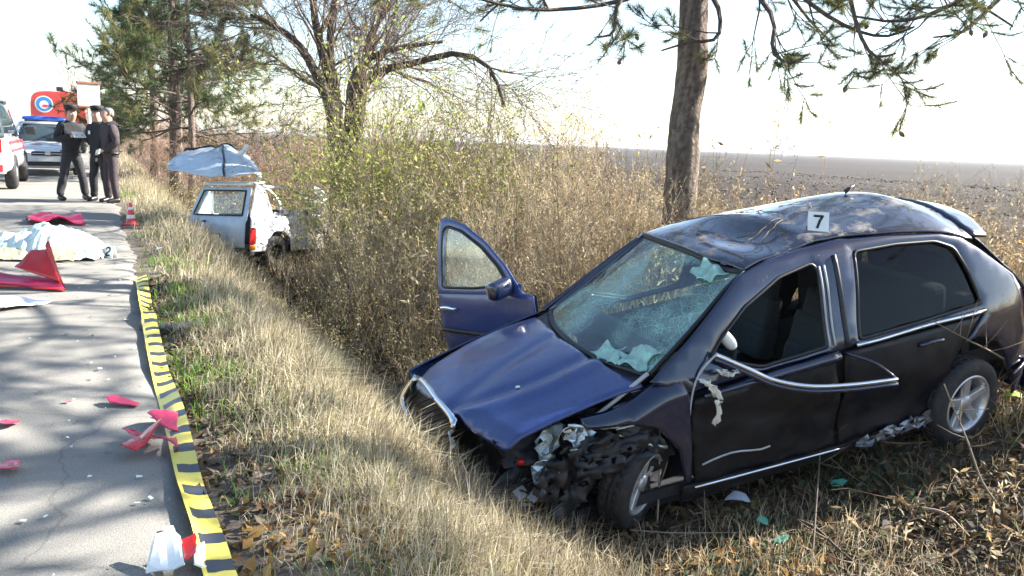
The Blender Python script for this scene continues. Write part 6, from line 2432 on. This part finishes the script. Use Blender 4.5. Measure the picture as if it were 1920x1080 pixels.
def sheet3(name, corners, mat, parent, n=8, th=.008, amp=.012, seed=0, sm=True):
    """bilinear crumpled sheet over four 3-D corners"""
    r = np.random.default_rng(seed)
    a, b, c, d_ = [np.array(q_, float) for q_ in corners]
    u, v = np.meshgrid(np.linspace(0, 1, n), np.linspace(0, 1, n))
    u, v = u[..., None], v[..., None]
    P3 = a * (1 - u) * (1 - v) + b * u * (1 - v) + c * u * v + d_ * (1 - u) * v
    nr_ = np.cross(b - a, d_ - a)
    nr_ /= np.linalg.norm(nr_)
    P3 = P3 + nr_ * (amp * (np.sin(u * 5 + seed) * np.cos(v * 4 + seed) + .6 * r.normal(0, .4, u.shape)))
    ii_ = np.arange(n * n).reshape(n, n)
    g_ = Geo().add(P3.reshape(-1, 3), quads=np.stack([ii_[:-1, :-1], ii_[:-1, 1:], ii_[1:, 1:], ii_[1:, :-1]], -1).reshape(-1, 4))
    return solid(g_.build(name, mat, parent, smooth=sm), th)


sheet3('corner_fin', [bp3(28, 500), bp3(112, 528, -.05), bp3(88, 466, .12), bp3(55, 470, .16)], M['red_plastic'], bump, 9, .01, .012, 1)
sheet3('corner_side', [bp3(112, 528, -.05), bp3(123, 540, .02), bp3(90, 450, .2), bp3(86, 462, .12)], M['red_plastic'], bump, 7, .01, .006, 2)
sheet3('bumper_face', [bp3(-60, 528, -.15), bp3(122, 542, -.12), bp3(112, 526, .02), bp3(-60, 500, .05)], M['crimson_plastic'], bump, 10, .01, .012, 3)
sheet3('bumper_lip', [bp3(-60, 534, -.10), bp3(118, 543, -.16), bp3(122, 540, -.10), bp3(-60, 526, -.14)], M['red_plastic'], bump, 8, .01, .008, 4)
sheet3('bumper_inside', [bp3(-60, 536, .1), bp3(70, 541, .1), bp3(60, 520, .25), bp3(-60, 505, .3)], M['black'], bump, 8, .01, .012, 5)

# covered mound: a crumpled pale sheet over something on the road
mc_ = Gp(82, 482)
mound = empty('covered_mound', (float(mc_[0]), float(mc_[1]), .012), (0, 0, math.radians(6)), label='low mound on the road covered with a crumpled pale plastic sheet', category='sheet')
M['sheet'] = pbr('crinkled_pale_sheet', (.62, .72, .66), .32, .1, coat=.4, noise=(9, .22), bump=(24, .9, .03))
M['sheet_gold'] = pbr('yellowish_sheet_lining', (.68, .62, .34), .32, .1, coat=.3, noise=(9, .25), bump=(24, .9, .03))
nu, nv = 46, 22
u, v = np.meshgrid(np.linspace(-1, 1, nu), np.linspace(-1, 1, nv))
xx, yy = u * .66, v * .42 * (1 - .25 * u ** 2) + .08 * fbm(u, v * 0, 1.5, 2)
prof_ = np.clip(1 - (np.abs(v) ** 2.4), 0, 1) * np.clip(1 - np.abs(u) ** 5, 0, 1)
hz = prof_ * (.25 + .07 * np.sin(u * 3 + 1) + .09 * fbm(u, v, 2.5, 4)) + .07 * np.abs(fbm(u * 2, v * 2, 2.6, 8)) + .02 * fbm(u, v, 12, 3) + .012
ii = np.arange(nu * nv).reshape(nv, nu)
gg = Geo().add(np.stack([xx, yy, hz], -1).reshape(-1, 3), quads=np.stack([ii[:-1, :-1], ii[:-1, 1:], ii[1:, 1:], ii[1:, :-1]], -1).reshape(-1, 4))
sh_ = gg.build('plastic_sheet', M['sheet'], mound, smooth=False)
solid(sh_, .004)
gg = Geo()
u2, v2 = np.meshgrid(np.linspace(-.55, .75, 20), np.linspace(-1.12, -.80, 5))
hz2 = .02 + .10 * (v2 + 1.12) / .32 + .03 * np.abs(fbm(u2 * 2, v2 * 2, 4, 8))
ii = np.arange(100).reshape(5, 20)
gg.add(np.stack([u2 * .66, v2 * .42, hz2], -1).reshape(-1, 3), quads=np.stack([ii[:-1, :-1], ii[:-1, 1:], ii[1:, 1:], ii[1:, :-1]], -1).reshape(-1, 4))
solid(gg.build('folded_hem', M['sheet_gold'], mound, smooth=False), .004)

marker(tuple(Gp(206, 485, .0) + np.array((0, 0, .012))), (0, 0, math.radians(-20)), .14, TWO, 'white numbered evidence marker standing beside the covered mound')

# red and white cone
q = Gp(246, 420)
cone = empty('traffic_cone', (float(q[0]), float(q[1]), gz(float(q[0]), float(q[1]))), label='small red and white traffic cone at the edge of the road', category='cone')
gg = Geo().box((0, 0, .012), (.20, .20, .03))
bevel(gg.build('base', M['red_stripe'], cone), .01, 2)
for nm, z0, z1, mt in (('red_band', .025, .10, 'red_stripe'), ('white_band', .10, .155, 'white_plastic'), ('red_band', .155, .23, 'red_stripe'), ('white_band', .23, .27, 'white_plastic'), ('red_band', .27, .33, 'red_stripe')):
    r0, r1 = .082 - .19 * z0, .082 - .19 * z1
    gg = Geo()
    lathe(gg, [(.001, z0), (r0, z0), (r1, z1), (.001, z1)], 20, axis=2, closed=False)
    gg.build(nm, M[mt], cone, smooth=False)

# weathered timber lying across the edge under the tape
gg = Geo()
q = spline([Gp(262, 607, .05), Gp(300, 604, .06), Gp(340, 602, .06), Gp(366, 598, .05)], 12)
q[:, 2] = np.maximum(terr(q[:, 0], q[:, 1]), .0) + .012
tube1(gg, q, [.024, .030, .032, .033, .034, .034, .033, .034, .035, .034, .032, .026], 10, col=(.10, .10, .105))
tag(gg.build('timber_pole', M['bark'], smooth=True), 'short grey weathered pole lying across the verge under the tape', 'pole')

# litter beyond the car
def ditch_shard(name, px, py, zg, size, mat, label, seed):
    p_ = Gp(px, py, zg)
    zz = gz(p_[0], p_[1])
    p_ = Gp(px, py, zz)
    r = np.random.default_rng(seed)
    a = np.sort(r.uniform(0, 6.28, 7))
    ol = [(size * r.uniform(.5, 1) * math.cos(t), size * .6 * r.uniform(.5, 1) * math.sin(t)) for t in a]
    ph = r.uniform(0, 6)
    o = panel(name, ol, lambda x, y: np.stack([x, y, .02 * np.sin(x * 20 + ph) + .35 * y + .04], -1), mat, None, step=.03, th=.004, roll=.001, inset=.006, rnd=.004, smooth=False)
    o.location = (p_[0], p_[1], gz(p_[0], p_[1]) + .03)
    tag(o, label, 'debris')


M['teal_plastic'] = pbr('teal_glass_fragment', (.10, .42, .30), .3, coat=.4, noise=(12, .3))
M['blue_white'] = pbr('pale_blue_plastic', (.55, .62, .70), .4, noise=(10, .15))
ditch_shard('plastic_scrap', 1385, 958, -.6, .10, M['blue_white'], 'pale blue white plastic scrap on the leaf litter beside the dark car', 1)
ditch_shard('glass_fragment', 1430, 1000, -.6, .07, M['teal_plastic'], 'bright teal glass fragment lying on the leaf litter', 2)
ditch_shard('glass_fragment', 1468, 1030, -.6, .06, M['teal_plastic'], 'dull teal glass fragment half hidden by twigs', 3)
ditch_shard('glass_fragment', 1570, 915, -.55, .06, M['teal_plastic'], 'small teal glass fragment under the rear door of the dark car', 4)
ditch_shard('glass_fragment', 1905, 740, -.3, .09, pbr('lime_plastic', (.45, .62, .05), .5, noise=(10, .2)), 'lime green scrap lying by the rear wheel of the dark car', 5)
ditch_shard('plastic_scrap', 300, 478, 0, .06, M['white_plastic'], 'tiny white scrap on the verge beyond the barrier tape', 6)

# bare sapling stems standing in front of the dark car, and long fallen branches
def stick(name, pts, r, label, cat='stem', col=(.26, .19, .13), side=0):
    Q_ = spline(pts, 18)
    g_ = Geo()
    rr = np.linspace(r, r * .45, 18)
    tube1(g_, Q_, rr, 6, col=col)
    rng = np.random.default_rng(int(abs(Q_[3, 0]) * 1000))
    for k in range(side):
        i = rng.integers(5, 17)
        d_ = rng.normal(0, 1, 3)
        d_ /= np.linalg.norm(d_)
        tube1(g_, [Q_[i], Q_[i] + d_ * .08 + (0, 0, .03), Q_[i] + d_ * .17 + (0, 0, .08)], [r * .5, r * .4, r * .2], 4, col=col)
    o = g_.build(name, M['twig'], smooth=True)
    tag(o, label, cat)
    return o


def on_ground(px, py, dz=0.0, zg=-.6):
    for _ in range(6):
        p_ = Gp(px, py, zg)
        zg = gz(p_[0], p_[1])
    return Gp(px, py, zg) + np.array((0, 0, dz))


f0 = on_ground(1232, 985)
dp0 = f0[1]
up_ = lambda px, py, dd=0.0: EYEP + pxdir(px, py) * ((dp0 + dd) / pxdir(px, py)[1])
stick('sapling', [f0 - (0, 0, .05), up_(1236, 900), up_(1237, 800), up_(1236, 735)], .0065, 'thin upright bare sapling in front of the front wheel of the dark car', 'sapling', (.36, .27, .19), 3)
f0 = on_ground(1880, 960)
dp0 = f0[1]
stick('fallen_branch', [f0, up_(1840, 900), up_(1815, 830), up_(1790, 770), up_(1770, 720)], .007, 'long thin bare branch leaning against the rear wheel arch', 'branch', (.24, .19, .14), 5)
stick('fallen_branch', [on_ground(1905, 700, .05, -.3), Dp(1860, 660, 4.9), Dp(1820, 640, 4.85), Dp(1745, 600, 4.9)], .006, 'crooked twig hanging across the rear wing of the dark car', 'branch', (.2, .15, .11), 6)
stick('fallen_branch', [on_ground(1725, 965, .04), on_ground(1770, 990, .08), on_ground(1815, 1022, .05)], .009, 'short pale broken branch lying on the leaf litter', 'branch', (.42, .33, .25), 0)
stick('fallen_branch', [on_ground(1520, 1085, .02), on_ground(1524, 1000, .25), on_ground(1528, 940, .3), on_ground(1530, 890, .25)], .006, 'thin dark branch rising from the leaf litter', 'branch', (.13, .10, .08), 2)
stick('fallen_branch', [on_ground(1460, 985, .06), on_ground(1520, 1020, .10), on_ground(1570, 1050, .06), on_ground(1620, 1085, .04)], .011, 'thick dark branch lying across the ditch floor', 'branch', (.10, .075, .06), 3)
stick('fallen_branch', [on_ground(1180, 1010, .05), on_ground(1260, 1022, .07), on_ground(1380, 1015, .05)], .005, 'thin pale stalk lying below the front wheel', 'branch', (.36, .28, .20), 1)

# ------------------------------------------------------------------ far things and the air
def pylon():
    b_ = Dp(1467, 285, 420)
    b_[2] = -.2
    r_ = empty('pylon', tuple(b_), label='faint lattice power pylon far beyond the ploughed field', category='pylon')
    g_ = Geo()
    Ht = 33.0
    for sx in (-1, 1):
        for sy in (-1, 1):
            tube1(g_, [(sx * 3, sy * 3, 0), (sx * .9, sy * .9, Ht * .7), (sx * .25, sy * .25, Ht)], .14, 4)
    for i in range(9):
        z0, z1 = Ht * i / 10, Ht * (i + 1) / 10
        w0, w1 = np.interp([z0, z1], [0, Ht * .7, Ht], [3, .9, .25])
        for a, b in (((-w0, -w0, z0), (w1, -w1, z1)), ((w0, -w0, z0), (-w1, -w1, z1)), ((-w0, w0, z0), (w1, w1, z1)), ((w0, w0, z0), (-w1, w1, z1))):
            tube1(g_, [a, b], .09, 4)
    g_.build('lattice', M['silver_dark'], r_)
    g_ = Geo()
    for z, w in ((Ht * .68, 7), (Ht * .80, 9), (Ht * .92, 6)):
        tube1(g_, [(-w, 0, z), (0, 0, z + .6), (w, 0, z)], .16, 4)
    g_.build('cross_arm', M['silver_dark'], r_)


pylon()
rngf = np.random.default_rng(4)
for px_, dp_, sc_ in ((1445, 380, 1.0), (1468, 400, 1.25), (1492, 390, .9)):
    b_ = Dp(px_, 285, dp_)
    r_ = empty('far_tree', (b_[0], b_[1], -.3), label='faint round tree clump on the horizon below the pylon', category='tree', group='far trees at the foot of the pylon')
    br_ = []
    c_ = dict(segs=5, wander=.15, up=(.03, .02, .0), taper=.7, nb=(7, 5, 3), ang=(.4, 1.0), rr=(.4, .6), lr=(.5, .8))
    c_['from'] = .3
    grow(rngf, (0, 0, 0), (0, 0, 1), 4.5 * sc_, .3, 0, 3, br_, c_)
    g_ = Geo()
    wood(g_, br_[:1], (.15, .12, .1), (6,))
    g_.build('trunk', M['bark'], r_)
    g_ = Geo()
    wood(g_, br_[1:], (.15, .12, .1), (4, 3, 3), minr=.05)
    g_.build('crown', M['twig'], r_)

gg = Geo().box((0, 0, 5.0), (7000, 7000, 20))
hz = bpy.data.objects.new('haze', gg.mesh('haze'))
COL.objects.link(hz)
hz['kind'] = 'stuff'
tag(hz, 'thin pale winter haze lying over the field and road', 'haze')
m, t, out = new_mat('pale_air')
pv = N(t, 'ShaderNodeVolumePrincipled')
pv.inputs['Color'].default_value = (.93, .96, 1.0, 1)
pv.inputs['Density'].default_value = .0003
pv.inputs['Anisotropy'].default_value = .35
t.links.new(pv.outputs[0], out.inputs['Volume'])
hz.data.materials.append(m)

# specks of glass and plastic on the asphalt
gg = Geo()
rs_ = np.random.default_rng(66)
for k in range(420):
    s_, t_ = rs_.uniform(-2.6, -.05), rs_.uniform(1.2, 9) 
    x_, y_ = xy(s_, t_)
    a_ = rs_.uniform(0, 6.28)
    r_ = rs_.gamma(2, .004)
    V = [(x_ + r_ * math.cos(a_ + b) * rs_.uniform(.5, 1.4), y_ + r_ * math.sin(a_ + b) * rs_.uniform(.5, 1.4), .02 + rs_.uniform(0, .008)) for b in (0, 1.6, 3.1, 4.7)]
    gg.add(V, quads=[(0, 1, 2, 3)], col=[(.75, .77, .75), (.6, .7, .66), (.10, .10, .10), (.45, .05, .08), (.22, .17, .11)][int(rs_.integers(0, 5))])
tag(gg.build('road_specks', M['bits']), 'tiny scattered specks of glass and plastic on the asphalt', 'debris', kind='stuff')
